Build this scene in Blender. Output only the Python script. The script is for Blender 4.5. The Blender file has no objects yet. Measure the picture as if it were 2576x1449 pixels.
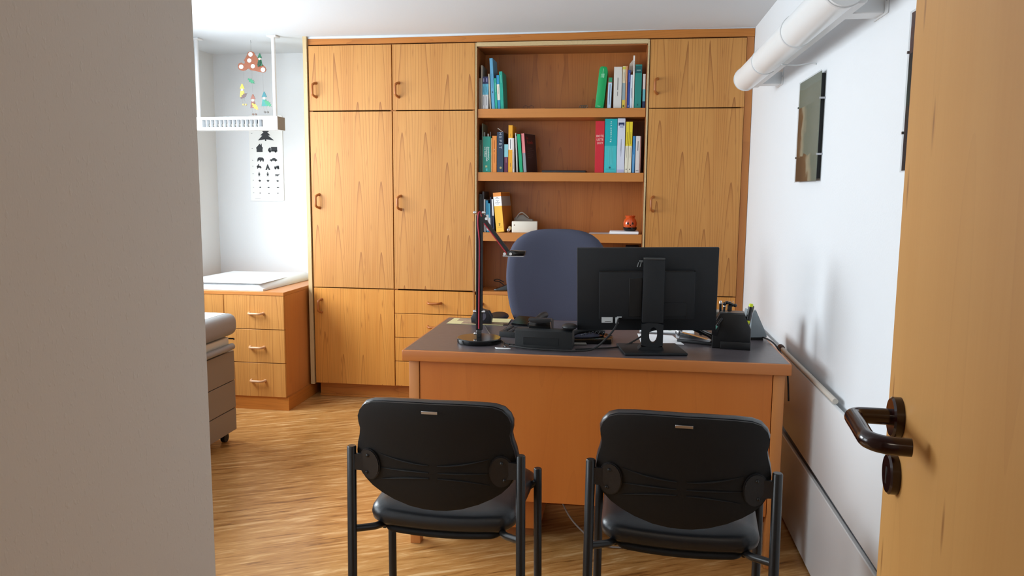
import bpy, bmesh, math, random
from mathutils import Vector, Matrix, Euler
random.seed(7)
PI = math.pi
C = bpy.context.scene.collection

# ------------------------------------------------------------------ camera
yaw, pitch, roll = 0.14194, 0.12421, 0.00786
cy, sy, cp, sp = math.cos(yaw), math.sin(yaw), math.cos(pitch), math.sin(pitch)
fwd = Vector((-sy * cp, cy * cp, -sp)); rt = Vector((cy, sy, 0)); up = rt.cross(fwd)
r2 = math.cos(roll) * rt + math.sin(roll) * up
u2 = -math.sin(roll) * rt + math.cos(roll) * up
cam_d = bpy.data.cameras.new('camera'); cam = bpy.data.objects.new('camera', cam_d); C.objects.link(cam)
m = Matrix((r2, u2, -fwd)).transposed().to_4x4(); m.translation = Vector((0, 0, 1.38))
cam.matrix_world = m
cam_d.sensor_width = 36; cam_d.lens = 36 * 1950.47 / 2576; cam_d.clip_start = 0.02
bpy.context.scene.camera = cam

# ------------------------------------------------------------------ world, lights, exposure
sc = bpy.context.scene
sc.view_settings.view_transform = 'Standard'; sc.view_settings.look = 'None'
sc.view_settings.exposure = 0.09; sc.view_settings.gamma = 1.0
sc.view_settings.use_curve_mapping = False
w = bpy.data.worlds.new('world'); sc.world = w; w.use_nodes = True
bg = w.node_tree.nodes['Background']
bg.inputs[0].default_value = (0.80, 0.90, 1.0, 1); bg.inputs[1].default_value = 1.6

def area(name, loc, rot, sx, sy_, power, col):
    l = bpy.data.lights.new(name, 'AREA'); l.shape = 'RECTANGLE'; l.size = sx; l.size_y = sy_
    l.energy = power; l.color = col
    o = bpy.data.objects.new(name, l); C.objects.link(o); o.location = loc; o.rotation_euler = rot
    return o
# daylight just outside the two windows of the left wall
area('window_daylight', (-3.16, 1.35, 1.50), (0, -PI / 2 + .15, 0), 1.3, 2.2, 55, (0.87, 0.95, 1.0))
area('window_daylight', (-3.16, 3.70, 1.58), (0, -PI / 2 + .50, 0), 1.1, 1.5, 92, (0.87, 0.95, 1.0))
# ceiling lamp of the hallway behind the door opening
area('hallway_lamp_light', (-0.1, -0.85, 2.28), (0, 0, 0), 0.5, 0.5, 6, (1.0, 0.86, 0.70))

# ------------------------------------------------------------------ helpers
def lin(c):
    if isinstance(c, str):
        c = [int(c[i:i + 2], 16) / 255 for i in (0, 2, 4)]
    return tuple((x / 12.92 if x <= 0.04045 else ((x + 0.055) / 1.055) ** 2.4) for x in c) + (1,)

def mat(name, col, rough=0.5, metal=0.0, spec=0.5, noise=0.0, nscale=40, bump=0.0, bscale=200, coat=0.0, alpha=1, trans=0.0, emit=0):
    m = bpy.data.materials.new(name); m.use_nodes = True
    nt = m.node_tree; b = nt.nodes['Principled BSDF']
    b.inputs['Base Color'].default_value = lin(col)
    b.inputs['Roughness'].default_value = rough; b.inputs['Metallic'].default_value = metal
    b.inputs['Specular IOR Level'].default_value = spec
    b.inputs['Coat Weight'].default_value = coat
    b.inputs['Transmission Weight'].default_value = trans
    if noise or bump:
        tc = nt.nodes.new('ShaderNodeTexCoord')
    if noise:
        n = nt.nodes.new('ShaderNodeTexNoise'); n.inputs['Scale'].default_value = nscale; n.inputs['Detail'].default_value = 4
        nt.links.new(tc.outputs['Object'], n.inputs['Vector'])
        mx = nt.nodes.new('ShaderNodeMix'); mx.data_type = 'RGBA'
        c = lin(col)
        mx.inputs[6].default_value = tuple(x * (1 - noise) for x in c[:3]) + (1,)
        mx.inputs[7].default_value = tuple(min(1, x * (1 + noise)) for x in c[:3]) + (1,)
        nt.links.new(n.outputs['Fac'], mx.inputs[0]); nt.links.new(mx.outputs[2], b.inputs['Base Color'])
    if bump:
        n2 = nt.nodes.new('ShaderNodeTexNoise'); n2.inputs['Scale'].default_value = bscale; n2.inputs['Detail'].default_value = 3
        nt.links.new(tc.outputs['Object'], n2.inputs['Vector'])
        bp = nt.nodes.new('ShaderNodeBump'); bp.inputs['Strength'].default_value = bump; bp.inputs['Distance'].default_value = 0.002
        nt.links.new(n2.outputs['Fac'], bp.inputs['Height']); nt.links.new(bp.outputs['Normal'], b.inputs['Normal'])
    return m

def ramp(nt, pts):
    r = nt.nodes.new('ShaderNodeValToRGB'); e = r.color_ramp.elements
    e[0].position, e[0].color = pts[0][0], pts[0][1]
    e[1].position, e[1].color = pts[-1][0], pts[-1][1]
    for p, c in pts[1:-1]:
        k = e.new(p); k.color = c
    return r

def math_node(nt, op, a, b=None, c=None):
    n = nt.nodes.new('ShaderNodeMath'); n.operation = op
    for i, v in enumerate((a, b, c)):
        if v is None: continue
        if isinstance(v, (int, float)): n.inputs[i].default_value = v
        else: nt.links.new(v, n.inputs[i])
    return n.outputs[0]

def wood(name, light, mid, dark, u='x', v='z', strip=0.14, off=0.0, bands=5.0, lines=0.55, rough=0.38, knots=0.0, voff=0.0, vs=0.55, contrast=1.0):
    """Veneer: mirrored (book matched) strips with cathedral bands, fine pores along the grain."""
    m = bpy.data.materials.new(name); m.use_nodes = True
    nt = m.node_tree; b = nt.nodes['Principled BSDF']; L = nt.links.new
    tc = nt.nodes.new('ShaderNodeTexCoord'); s = nt.nodes.new('ShaderNodeSeparateXYZ'); L(tc.outputs['Object'], s.inputs[0])
    U = s.outputs['xyz'.index(u)]; V = s.outputs['xyz'.index(v)]
    U = math_node(nt, 'ADD', U, off); V = math_node(nt, 'ADD', V, voff)
    P = math_node(nt, 'PINGPONG', U, strip) if strip else U
    cmb = nt.nodes.new('ShaderNodeCombineXYZ')
    L(math_node(nt, 'MULTIPLY', P, 6.0), cmb.inputs[0]); L(math_node(nt, 'MULTIPLY', V, vs), cmb.inputs[1])
    n1 = nt.nodes.new('ShaderNodeTexNoise'); n1.inputs['Scale'].default_value = 1.6; n1.inputs['Detail'].default_value = 1.0
    n1.inputs['Roughness'].default_value = 0.35
    L(cmb.outputs[0], n1.inputs['Vector'])
    if strip:      # nested arches, one set per veneer strip
        q = math_node(nt, 'SUBTRACT', math_node(nt, 'MULTIPLY', P, 2.0 / strip), 1.0)
        q = math_node(nt, 'MULTIPLY', math_node(nt, 'MULTIPLY', q, q), bands * 1.15)
        sid = math_node(nt, 'MULTIPLY', math_node(nt, 'FLOOR', math_node(nt, 'MULTIPLY', U, .5 / strip)), .373)
        ph = math_node(nt, 'ADD', math_node(nt, 'ADD', math_node(nt, 'ADD', q, sid), math_node(nt, 'MULTIPLY', V, 1.25)), math_node(nt, 'MULTIPLY', n1.outputs['Fac'], bands * 1.5))
    else:
        ph = math_node(nt, 'ADD', math_node(nt, 'MULTIPLY', n1.outputs['Fac'], bands * 2.4), math_node(nt, 'MULTIPLY', P, bands * 1.2))
    fr = math_node(nt, 'FRACT', ph)
    # thin dark line at every band edge, softly rising
    ln = math_node(nt, 'POWER', fr, 12.0)
    # fine pores
    c2 = nt.nodes.new('ShaderNodeCombineXYZ')
    L(math_node(nt, 'MULTIPLY', U, 160.0), c2.inputs[0]); L(math_node(nt, 'MULTIPLY', V, 5.0), c2.inputs[1])
    n2 = nt.nodes.new('ShaderNodeTexNoise'); n2.inputs['Scale'].default_value = 1.0; n2.inputs['Detail'].default_value = 2.0
    L(c2.outputs[0], n2.inputs['Vector'])
    # broad tone
    c3 = nt.nodes.new('ShaderNodeCombineXYZ')
    L(math_node(nt, 'MULTIPLY', P, 9.0), c3.inputs[0]); L(math_node(nt, 'MULTIPLY', V, 0.8), c3.inputs[1])
    n3 = nt.nodes.new('ShaderNodeTexNoise'); n3.inputs['Scale'].default_value = 1.0; n3.inputs['Detail'].default_value = 3.0
    L(c3.outputs[0], n3.inputs['Vector'])
    tone = math_node(nt, 'ADD', math_node(nt, 'MULTIPLY', n3.outputs['Fac'], 0.9 * contrast), math_node(nt, 'MULTIPLY', n2.outputs['Fac'], 0.35 * contrast))
    tone = math_node(nt, 'ADD', tone, math_node(nt, 'MULTIPLY', fr, 0.10 * contrast))
    rp = ramp(nt, [(0.35, lin(light)), (0.95, lin(mid))])
    L(tone, rp.inputs[0])
    mx = nt.nodes.new('ShaderNodeMix'); mx.data_type = 'RGBA'
    L(math_node(nt, 'MULTIPLY', ln, lines), mx.inputs[0]); L(rp.outputs[0], mx.inputs[6]); mx.inputs[7].default_value = lin(dark)
    outc = mx.outputs[2]
    if knots:
        c4 = nt.nodes.new('ShaderNodeCombineXYZ')
        L(math_node(nt, 'MULTIPLY', U, 42.0), c4.inputs[0]); L(math_node(nt, 'MULTIPLY', V, 7.0), c4.inputs[1])
        vo = nt.nodes.new('ShaderNodeTexVoronoi'); vo.voronoi_dimensions = '2D'; vo.inputs['Scale'].default_value = 1.0
        L(c4.outputs[0], vo.inputs['Vector'])
        sepc = nt.nodes.new('ShaderNodeSeparateColor'); L(vo.outputs['Color'], sepc.inputs[0])
        k = math_node(nt, 'LESS_THAN', sepc.outputs[0], 0.10)
        d = math_node(nt, 'SUBTRACT', 1.0, math_node(nt, 'MULTIPLY', vo.outputs['Distance'], 4.2))
        d = math_node(nt, 'MAXIMUM', d, 0.0)
        mk = nt.nodes.new('ShaderNodeMix'); mk.data_type = 'RGBA'
        L(math_node(nt, 'MULTIPLY', math_node(nt, 'MULTIPLY', k, d), knots), mk.inputs[0]); L(outc, mk.inputs[6]); mk.inputs[7].default_value = lin(dark)
        outc = mk.outputs[2]
    L(outc, b.inputs['Base Color'])
    b.inputs['Roughness'].default_value = rough
    return m

class M:
    """collects shapes into one mesh object"""
    def __init__(s): s.bm = bmesh.new(); s.slot = 0
    def _add(s, tmp, smooth=False, T=None):
        if T is not None: bmesh.ops.transform(tmp, matrix=T, verts=tmp.verts)
        for f in tmp.faces: f.smooth = smooth; f.material_index = s.slot
        me = bpy.data.meshes.new('t'); tmp.to_mesh(me); tmp.free(); s.bm.from_mesh(me); bpy.data.meshes.remove(me)
        return s
    def box(s, x0, x1, y0, y1, z0, z1, bev=0.0, seg=1, T=None):
        b = bmesh.new(); bmesh.ops.create_cube(b, size=1)
        for v in b.verts: v.co = Vector(((x0 + x1) / 2 + v.co.x * (x1 - x0), (y0 + y1) / 2 + v.co.y * (y1 - y0), (z0 + z1) / 2 + v.co.z * (z1 - z0)))
        if bev: bmesh.ops.bevel(b, geom=b.edges[:], offset=bev, segments=seg, affect='EDGES', profile=0.5)
        return s._add(b, bool(bev and seg > 1), T)
    def tube(s, pts, r, n=12, caps=True, T=None, round_=0):
        """pts: centre line; r: radius or list"""
        pts = [Vector(p) for p in pts]
        if round_: pts, r = fillet(pts, round_), r
        rs = r if isinstance(r, (list, tuple)) else [r] * len(pts)
        b = bmesh.new(); rings = []
        prev = None
        for i, p in enumerate(pts):
            t = (pts[min(i + 1, len(pts) - 1)] - pts[max(i - 1, 0)]).normalized()
            if prev is None:
                a = Vector((0, 0, 1)) if abs(t.z) < 0.9 else Vector((1, 0, 0))
                nrm = t.cross(a).normalized()
            else:
                nrm = (prev - t * prev.dot(t)).normalized()
            prev = nrm; bn = t.cross(nrm)
            rings.append([b.verts.new(p + (nrm * math.cos(2 * PI * k / n) + bn * math.sin(2 * PI * k / n)) * rs[i]) for k in range(n)])
        for a, c in zip(rings, rings[1:]):
            for k in range(n): b.faces.new((a[k], a[(k + 1) % n], c[(k + 1) % n], c[k]))
        if caps:
            b.faces.new(rings[0][::-1]); b.faces.new(rings[-1])
        bmesh.ops.recalc_face_normals(b, faces=b.faces)
        s._add(b, False, T)
        return s
    def lathe(s, prof, n=32, T=None, smooth=True):
        b = bmesh.new(); rings = []
        for r, z in prof:
            if r < 1e-6: rings.append([b.verts.new((0, 0, z))])
            else: rings.append([b.verts.new((r * math.cos(2 * PI * k / n), r * math.sin(2 * PI * k / n), z)) for k in range(n)])
        for a, c in zip(rings, rings[1:]):
            for k in range(n):
                k2 = (k + 1) % n
                if len(a) == 1 and len(c) == 1: continue
                if len(a) == 1: b.faces.new((a[0], c[k], c[k2]))
                elif len(c) == 1: b.faces.new((a[k], a[k2], c[0]))
                else: b.faces.new((a[k], a[k2], c[k2], c[k]))
        bmesh.ops.recalc_face_normals(b, faces=b.faces)
        return s._add(b, smooth, T)
    def prism(s, outline, y0, y1, plane='xz', bev=0.0, T=None, seg=2):
        """extrude 2D outline"""
        b = bmesh.new()
        def P(u, v, w_):
            return {'xz': (u, w_, v), 'xy': (u, v, w_), 'yz': (w_, u, v)}[plane]
        A = [b.verts.new(P(u, v, y0)) for u, v in outline]; B = [b.verts.new(P(u, v, y1)) for u, v in outline]
        fa = b.faces.new(A); fb = b.faces.new(B[::-1])
        n = len(A)
        for k in range(n): b.faces.new((A[(k + 1) % n], A[k], B[k], B[(k + 1) % n]))
        bmesh.ops.recalc_face_normals(b, faces=b.faces)
        if bev:
            es = [e for e in b.edges if (e.verts[0] in A) == (e.verts[1] in A)]
            bmesh.ops.bevel(b, geom=es, offset=bev, segments=seg, affect='EDGES', profile=0.5)
        bmesh.ops.triangulate(b, faces=[f for f in b.faces if len(f.verts) > 8])
        return s._add(b, False, T)
    def ball(s, c, rx, ry, rz, n=16, T=None):
        b = bmesh.new(); bmesh.ops.create_uvsphere(b, u_segments=n, v_segments=max(6, n // 2), radius=1)
        for v in b.verts: v.co = Vector((c[0] + v.co.x * rx, c[1] + v.co.y * ry, c[2] + v.co.z * rz))
        return s._add(b, True, T)
    def build(s, name, material, parent=None, auto=40, label=None, shift=None):
        me = bpy.data.meshes.new(name)
        s.bm.normal_update()
        s.bm.to_mesh(me); s.bm.free()
        for mm in (material if isinstance(material, (list, tuple)) else [material]): me.materials.append(mm)
        if auto:
            for p in me.polygons: p.use_smooth = True
            me.set_sharp_from_angle(angle=math.radians(auto))
        o = bpy.data.objects.new(name, me); C.objects.link(o)
        if parent: o.parent = parent
        if label: o['label'] = label
        return o

def fillet(pts, rad, n=5):
    out = [pts[0]]
    for i in range(1, len(pts) - 1):
        a, b, c = pts[i - 1], pts[i], pts[i + 1]
        d1 = (a - b); d2 = (c - b); rr = min(rad, d1.length * .45, d2.length * .45)
        p, q = b + d1.normalized() * rr, b + d2.normalized() * rr
        for k in range(n + 1):
            t = k / n; out.append(p * (1 - t) ** 2 + b * 2 * t * (1 - t) + q * t * t)
    out.append(pts[-1]); return out

def smooth_path(pts, n=6):
    P = [Vector(p) for p in pts]; P = [P[0]] + P + [P[-1]]; out = []
    for i in range(1, len(P) - 2):
        for k in range(n):
            t = k / n; a, b, c, d = P[i - 1], P[i], P[i + 1], P[i + 2]
            out.append(0.5 * ((2 * b) + (c - a) * t + (2 * a - 5 * b + 4 * c - d) * t * t + (3 * b - a - 3 * c + d) * t ** 3))
    out.append(P[-2]); return out

def thing(name, label, cat, loc=(0, 0, 0), rot=(0, 0, 0), group=None):
    o = bpy.data.objects.new(name, None); C.objects.link(o); o.empty_display_size = 0.05
    o.location = loc; o.rotation_euler = rot; o['label'] = label; o['category'] = cat
    if group: o['group'] = group
    return o
def tag(o, label, cat, group=None):
    o['label'] = label; o['category'] = cat
    if group: o['group'] = group
    return o
def struct(name, mb, m_, parent=None, auto=None):
    o = mb.build(name, m_, parent, auto=auto)
    if not parent: o['kind'] = 'structure'
    return o
def R(d): return math.radians(d)
def TR(loc=(0, 0, 0), rot=(0, 0, 0)): return Matrix.Translation(loc) @ Euler(rot).to_matrix().to_4x4()

def text(parent, body, size, loc, rot, material, name='lettering', align='CENTER', ext=0.0002, sx=1.0, bold=0.0):
    cu = bpy.data.curves.new('txt', 'FONT'); cu.body = body; cu.size = size; cu.extrude = ext; cu.offset = bold
    cu.align_x = align; cu.align_y = 'CENTER'; cu.resolution_u = 2
    o = bpy.data.objects.new('txt', cu); C.objects.link(o)
    dg = bpy.context.evaluated_depsgraph_get()
    me = bpy.data.meshes.new_from_object(o.evaluated_get(dg))
    bpy.data.objects.remove(o)
    me.transform(TR(loc, rot) @ Matrix.Diagonal((sx, 1, 1, 1)))
    me.materials.clear(); me.materials.append(material)
    n = bpy.data.objects.new(name, me); C.objects.link(n); n.parent = parent
    return n
FRONT = (PI / 2, 0, 0)               # letters standing up, facing the camera side (-y)

# ------------------------------------------------------------------ materials
white_wall = mat('white_wall', 'e1e4e7', 0.75, noise=0.012, nscale=3, bump=0.25, bscale=120)
ceil_m = mat('ceiling_paint', 'd6dce1', 0.8, noise=0.012, nscale=2, bump=0.2, bscale=90)
ROUGHW = bpy.data.materials.new('woodchip_wallpaper'); ROUGHW.use_nodes = True
nt = ROUGHW.node_tree; b = nt.nodes['Principled BSDF']; b.inputs['Base Color'].default_value = lin('dedad4'); b.inputs['Roughness'].default_value = .8
tc = nt.nodes.new('ShaderNodeTexCoord')
mp = nt.nodes.new('ShaderNodeMapping'); mp.inputs['Scale'].default_value = (1, 1.5, .8); nt.links.new(tc.outputs['Object'], mp.inputs[0])
vo = nt.nodes.new('ShaderNodeTexNoise'); vo.inputs['Scale'].default_value = 105; vo.inputs['Detail'].default_value = 2.0; nt.links.new(mp.outputs[0], vo.inputs['Vector'])
n2 = nt.nodes.new('ShaderNodeTexNoise'); n2.inputs['Scale'].default_value = 260; n2.inputs['Detail'].default_value = 2; nt.links.new(mp.outputs[0], n2.inputs['Vector'])
rp = ramp(nt, [(0.60, (0, 0, 0, 1)), (0.74, (1, 1, 1, 1))]); nt.links.new(vo.outputs['Fac'], rp.inputs[0])
h = math_node(nt, 'ADD', rp.outputs[0], math_node(nt, 'MULTIPLY', n2.outputs['Fac'], .35))
bpn = nt.nodes.new('ShaderNodeBump'); bpn.inputs['Strength'].default_value = .40; bpn.inputs['Distance'].default_value = .0011
nt.links.new(h, bpn.inputs['Height']); nt.links.new(bpn.outputs[0], b.inputs['Normal'])

# floor: sheet flooring with fine slanting streaks
floor_m = bpy.data.materials.new('streaked_wood_vinyl'); floor_m.use_nodes = True
nt = floor_m.node_tree; b = nt.nodes['Principled BSDF']; L = nt.links.new
tc = nt.nodes.new('ShaderNodeTexCoord')
mp0 = nt.nodes.new('ShaderNodeMapping'); mp0.inputs['Rotation'].default_value = (0, 0, R(-27)); L(tc.outputs['Object'], mp0.inputs[0])
mp = nt.nodes.new('ShaderNodeMapping'); mp.inputs['Scale'].default_value = (3.4, 30, 1); L(mp0.outputs[0], mp.inputs[0])
n1 = nt.nodes.new('ShaderNodeTexNoise'); n1.inputs['Scale'].default_value = 1.0; n1.inputs['Detail'].default_value = 5; n1.inputs['Roughness'].default_value = .6; n1.inputs['Distortion'].default_value = .9; L(mp.outputs[0], n1.inputs['Vector'])
mp2 = nt.nodes.new('ShaderNodeMapping'); mp2.inputs['Scale'].default_value = (12, 90, 1); L(mp0.outputs[0], mp2.inputs[0])
n2 = nt.nodes.new('ShaderNodeTexNoise'); n2.inputs['Scale'].default_value = 1.0; n2.inputs['Detail'].default_value = 3; L(mp2.outputs[0], n2.inputs['Vector'])
f = math_node(nt, 'ADD', math_node(nt, 'MULTIPLY', n1.outputs['Fac'], .72), math_node(nt, 'MULTIPLY', n2.outputs['Fac'], .28))
rp = ramp(nt, [(0.34, lin('7f5227')), (0.44, lin('b07c42')), (0.54, lin('c08e53')), (0.63, lin('d9b07a'))]); L(f, rp.inputs[0])
L(rp.outputs[0], b.inputs['Base Color']); b.inputs['Roughness'].default_value = .28; b.inputs['Specular IOR Level'].default_value = .45
bpn = nt.nodes.new('ShaderNodeBump'); bpn.inputs['Strength'].default_value = .08; bpn.inputs['Distance'].default_value = .001
L(n2.outputs['Fac'], bpn.inputs['Height']); L(bpn.outputs[0], b.inputs['Normal'])

W_door = wood('cherry_veneer', 'cf9650', 'b97a38', '84481a', strip=.145, off=.02, knots=.35, bands=3.4, lines=.85, vs=.26, contrast=1.0, rough=.44)
W_door2 = wood('cherry_veneer_lower', 'd89848', 'c67e30', '8a4a18', strip=.131, off=.045, bands=4.0, lines=.8, knots=.6, voff=3.1, vs=.36, contrast=.9)
W_plain = wood('cherry_plain', 'c88242', 'b57034', '8a4e20', u='y', strip=0, lines=.15, bands=3, contrast=.6)
W_hor = wood('cherry_horizontal', 'c47c34', 'b06824', '7e400f', u='z', v='x', strip=0, lines=.35, bands=4, contrast=.8)
W_back = wood('bookcase_back_veneer', 'ba7236', 'a66028', '743a14', strip=.19, lines=.45, bands=4, voff=6.0, off=.3, knots=.5)
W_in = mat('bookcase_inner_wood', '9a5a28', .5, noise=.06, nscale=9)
W_shelf = wood('shelf_edge_wood', 'c07c3c', 'b26d2f', '8f5320', u='z', v='x', strip=0, lines=.12, bands=2, contrast=.6)
W_ply = wood('plywood_edge', 'd2bb90', 'b99c6c', '94743f', u='x', v='z', strip=0, lines=.3, bands=30, contrast=.9)
W_plyH = wood('plywood_edge_flat', 'd8c298', 'c3a777', '9c7b48', u='z', v='x', strip=0, lines=.3, bands=30, contrast=.9)
W_desk = wood('beech_desk_panel', 'c8742e', 'bc6522', '8f4a1c', strip=0, lines=.1, bands=2, contrast=.7, rough=.42)
W_leg = wood('beech_desk_leg', 'c98346', 'bd753a', '955423', strip=0, lines=.12, bands=2, contrast=.6, rough=.42)
W_edge = wood('beech_desk_edge', 'bf7336', 'b2642a', '93501f', u='z', v='x', strip=0, lines=.1, bands=2, contrast=.6, rough=.38)
W_leaf = wood('door_leaf_veneer', 'cf9a56', 'c48b45', '80490f', u='y', strip=0, lines=.06, bands=1.5, knots=.8, contrast=.7, rough=.45)
W_handle = mat('handle_wood', 'a9632c', .35, noise=.12, nscale=60)
slate = mat('desk_laminate', '544d50', .33, noise=.28, nscale=38, spec=.5)
black_pl = mat('black_plastic', '17171a', .5, noise=.08, nscale=300, bump=.15, bscale=900)
black_sh = mat('chair_shell_plastic', '0b0b0c', .62, bump=.2, bscale=900, spec=.35)
vinyl = mat('black_vinyl', '15181d', .34, bump=.12, bscale=500, spec=.5)
black_mt = mat('black_steel', '141416', .32, spec=.5)
gloss_bk = mat('gloss_black', '0b0b0c', .12, spec=.6)
mon_pl = mat('monitor_plastic', '101317', .55, bump=.3, bscale=1200, spec=.4)
mon_dk = mat('monitor_dark', '0a0a0b', .5)
chrome = mat('chrome', 'd9dadc', .15, metal=1)
steel = mat('brushed_steel', 'b9babd', .35, metal=1)
fabric = mat('blue_grey_fabric', '4c4e5e', .9, noise=.12, nscale=400, bump=.4, bscale=700, spec=.15)
white_m = mat('white_lacquer', 'dfe1e2', .35)
offw = mat('off_white_plastic', 'e4dccd', .45)
grey_v = mat('grey_vinyl', '8b8a8a', .42, bump=.1, bscale=300)
couch_m = mat('taupe_cabinet', '85786a', .5)
beige = mat('beige_metal', 'd8d0bd', .4)
paper = mat('paper', 'f3f4f6', .8)
maroon = mat('maroon_nylon', '240a09', .16, spec=.5)
red = mat('red_cable', 'b3243a', .45)
rubber = mat('rubber', '0d0d0e', .7)
darkbr = mat('dark_brown_rubber', '3b241d', .6)
ink = mat('ink', '1d2024', .7)

def col(name, c, rough=.45): return mat(name, c, rough)

# ------------------------------------------------------------------ setting
CEIL = 2.3425; XR = .735; XL = -2.97; YB = 5.40; YF = .05
struct('floor', M().box(XL - .3, XR + .2, -1.8, YB + .2, -.1, 0), floor_m)
# ceiling sags a little where the cupboard front meets it
struct('ceiling', M().box(XL - .3, XR + .2, -1.8, YB + .2, CEIL, CEIL + .15), ceil_m)
struct('wall_back', M().box(XL - .2, XR + .15, YB, YB + .15, 0, CEIL), white_wall)
struct('wall_right', M().box(XR, XR + .15, -1.7, YB, 0, CEIL), white_wall)
# left wall with two window openings
WIN = [(.30, 2.40, .86, 2.14), (2.95, 4.45, 1.02, 2.14)]
wl = M()
ys = [YF - .1, WIN[0][0], WIN[0][1], WIN[1][0], WIN[1][1], YB]
for a, c in ((0, 1), (2, 3), (4, 5)): wl.box(XL - .14, XL, ys[a], ys[c], 0, CEIL)
for y0, y1, z0, z1 in WIN: wl.box(XL - .14, XL, y0, y1, 0, z0); wl.box(XL - .14, XL, y0, y1, z1, CEIL)
struct('wall_left', wl, white_wall)
glass = mat('window_glass', 'ffffff', 0.0, trans=1.0, spec=.5)
for i, (y0, y1, z0, z1) in enumerate(WIN):
    fr = M()
    t = .05
    fr.box(XL - .10, XL - .04, y0, y1, z0, z0 + t); fr.box(XL - .10, XL - .04, y0, y1, z1 - t, z1)
    fr.box(XL - .10, XL - .04, y0, y0 + t, z0, z1); fr.box(XL - .10, XL - .04, y1 - t, y1, z0, z1)
    mid = (y0 + y1) / 2
    if i == 0: fr.box(XL - .10, XL - .04, mid - .03, mid + .03, z0, z1)
    wo = struct('window_%d' % (i + 1), fr, white_m)
    M().box(XL - .02, XL + .06, y0 - .03, y1 + .03, z0 - .03, z0 - .004, .004).build('window_sill', white_m, wo)
# front wall with the doorway the photograph is taken from
wf = M()
wf.box(XL - .14, -.62, YF - .15, YF, 0, CEIL); wf.box(.46, XR, YF - .15, YF, 0, CEIL); wf.box(-.62, .46, YF - .15, YF, 2.06, CEIL)
struct('wall_front', wf, white_wall)
struct('wall_entrance', M().box(-.74, -.62, YF, 1.078, 0, CEIL, .003), ROUGHW)
struct('wall_hallway', M().box(XL - .14, XR + .15, -1.75, -1.6, 0, CEIL).box(XL - .14, XL, -1.6, YF - .15, 0, CEIL), white_wall)
# thin bead of filler between cupboards and ceiling
# ------------------------------------------------------------------ door leaf with nylon handle
dE = Vector((.361, 1.085, 0)); ang = R(-3.5)          # free edge; leaf runs back towards the hinge
leaf = M().box(0, .04, -.92, 0, .006, 1.995, .0015).build('door_1', W_leaf, None)
leaf.location = dE; leaf.rotation_euler = (0, 0, R(-5.5) + PI * 0); leaf['kind'] = 'structure'
def disc(r, t, x=0): return [(0, x), (r * .93, x), (r, x + t * .25), (r, x + t)]
hz = 1.098
hd = M(); T0 = TR((0, -.066, hz), (0, PI / 2, 0))
hd.lathe([(0, -.012), (.0235, -.012), (.026, -.0095), (.026, 0)], 40, T=TR((0, -.066, hz), (0, PI / 2, 0)))
hd.tube(smooth_path([(-.008, -.066, hz), (-.035, -.066, hz), (-.050, -.068, hz), (-.0575, -.076, hz), (-.0585, -.090, hz), (-.0585, -.115, hz), (-.0585, -.150, hz - .001), (-.0575, -.168, hz - .001), (-.050, -.180, hz - .001), (-.038, -.186, hz - .001), (-.016, -.188, hz - .001)], 5), .0105, 20)
hd.build('door_handle', maroon, leaf)
kz = hz - .075
k = M().lathe([(0, -.012), (.0235, -.012), (.026, -.0095), (.026, 0)], 40, T=TR((0, -.066, kz), (0, PI / 2, 0))).build('keyhole_rosette', maroon, leaf)
M().box(-.0125, -.0118, -.0685, -.0635, kz - .013, kz + .009, .0003).build('keyhole', mon_dk, k)
M().box(.008, .032, -.001, .0012, hz - .12, hz + .06).build('lock_plate', steel, leaf)

# ------------------------------------------------------------------ low white radiators along the right wall
for nm, z0, z1, lb in (('panel_radiator', .378, .688, 'upper long white flat panel low on the right wall beside the desk'),
                       ('panel_radiator', .012, .352, 'lower long white flat panel on the right wall just above the floor')):
    t = thing(nm, lb, 'radiator', (XR, 1.2, z0), group='white panels along the right wall')
    hh = z1 - z0
    if z0 > .1: M().prism([(0, -.016), (3.0, .022), (3.0, hh), (0, hh)], -.037, -.022, plane='yz', bev=.003).build('front_panel', white_m, t)
    else: M().box(-.037, -.022, 0, 3.0, 0, hh, .003).build('front_panel', white_m, t)
    M().box(-.022, -.001, .03, 2.97, .03, hh - .03).build('back_box', white_m, t)
# broom-like white pole with a dark knob lying on the upper panel
t = thing('pole', 'white pole with dark brown end knob lying along the upper white wall panel', 'pole', (.7065, 2.62, .6995))
M().tube([(0, 0, 0), (0, .86, 0), (0, .872, .0)], [.0095, .0095, .0075], 14).build('shaft', mat('aged_white', 'cfc8bd', .5), t)
M().tube([(0, .872, 0), (0, .885, 0), (0, .915, 0), (0, .925, 0)], [.011, .014, .014, .009], 14).build('end_knob', darkbr, t)

# ------------------------------------------------------------------ wall lamp (tube light) on the right wall
t = thing('wall_lamp', 'long white tube-shaped lamp on brackets high on the right wall', 'lamp', (.585, 2.3, 1.945))
pr = []
Rr = .056
mt = M()
n = 22
ring = [(Rr * math.cos(a), Rr * math.sin(a)) for a in [PI * 2 * k / 40 for k in range(40)]]
M().tube([(0, 0, 0), (0, 1.80, 0)], Rr, 40).build('tube_cover', mat('lamp_cover', 'eceeee', .3), t)
for yy in (.02, .62, 1.25, 1.79):
    M().tube([(0, yy - .006, 0), (0, yy + .006, 0)], Rr + .003, 40).build('clip_ring', white_m, t)
M().box(.028, .062, .02, 1.78, -.045, .03, .004).build('ballast_housing', white_m, t)
for yy in (.20, 1.70):
    bk = M().box(.055, .149, yy - .045, yy + .035, -.044, .012, .003).build('wall_bracket', white_m, t)
    M().box(.1465, .150, yy - .075, yy + .055, -.05, .03, .001).build('mounting_plate', white_m, bk)
    M().lathe([(0, 0), (.004, 0), (.004, .002), (0, .003)], 10, T=TR((.1465, yy - .062, -.01), (0, -PI / 2, 0))).build('screw', steel, bk)
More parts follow.
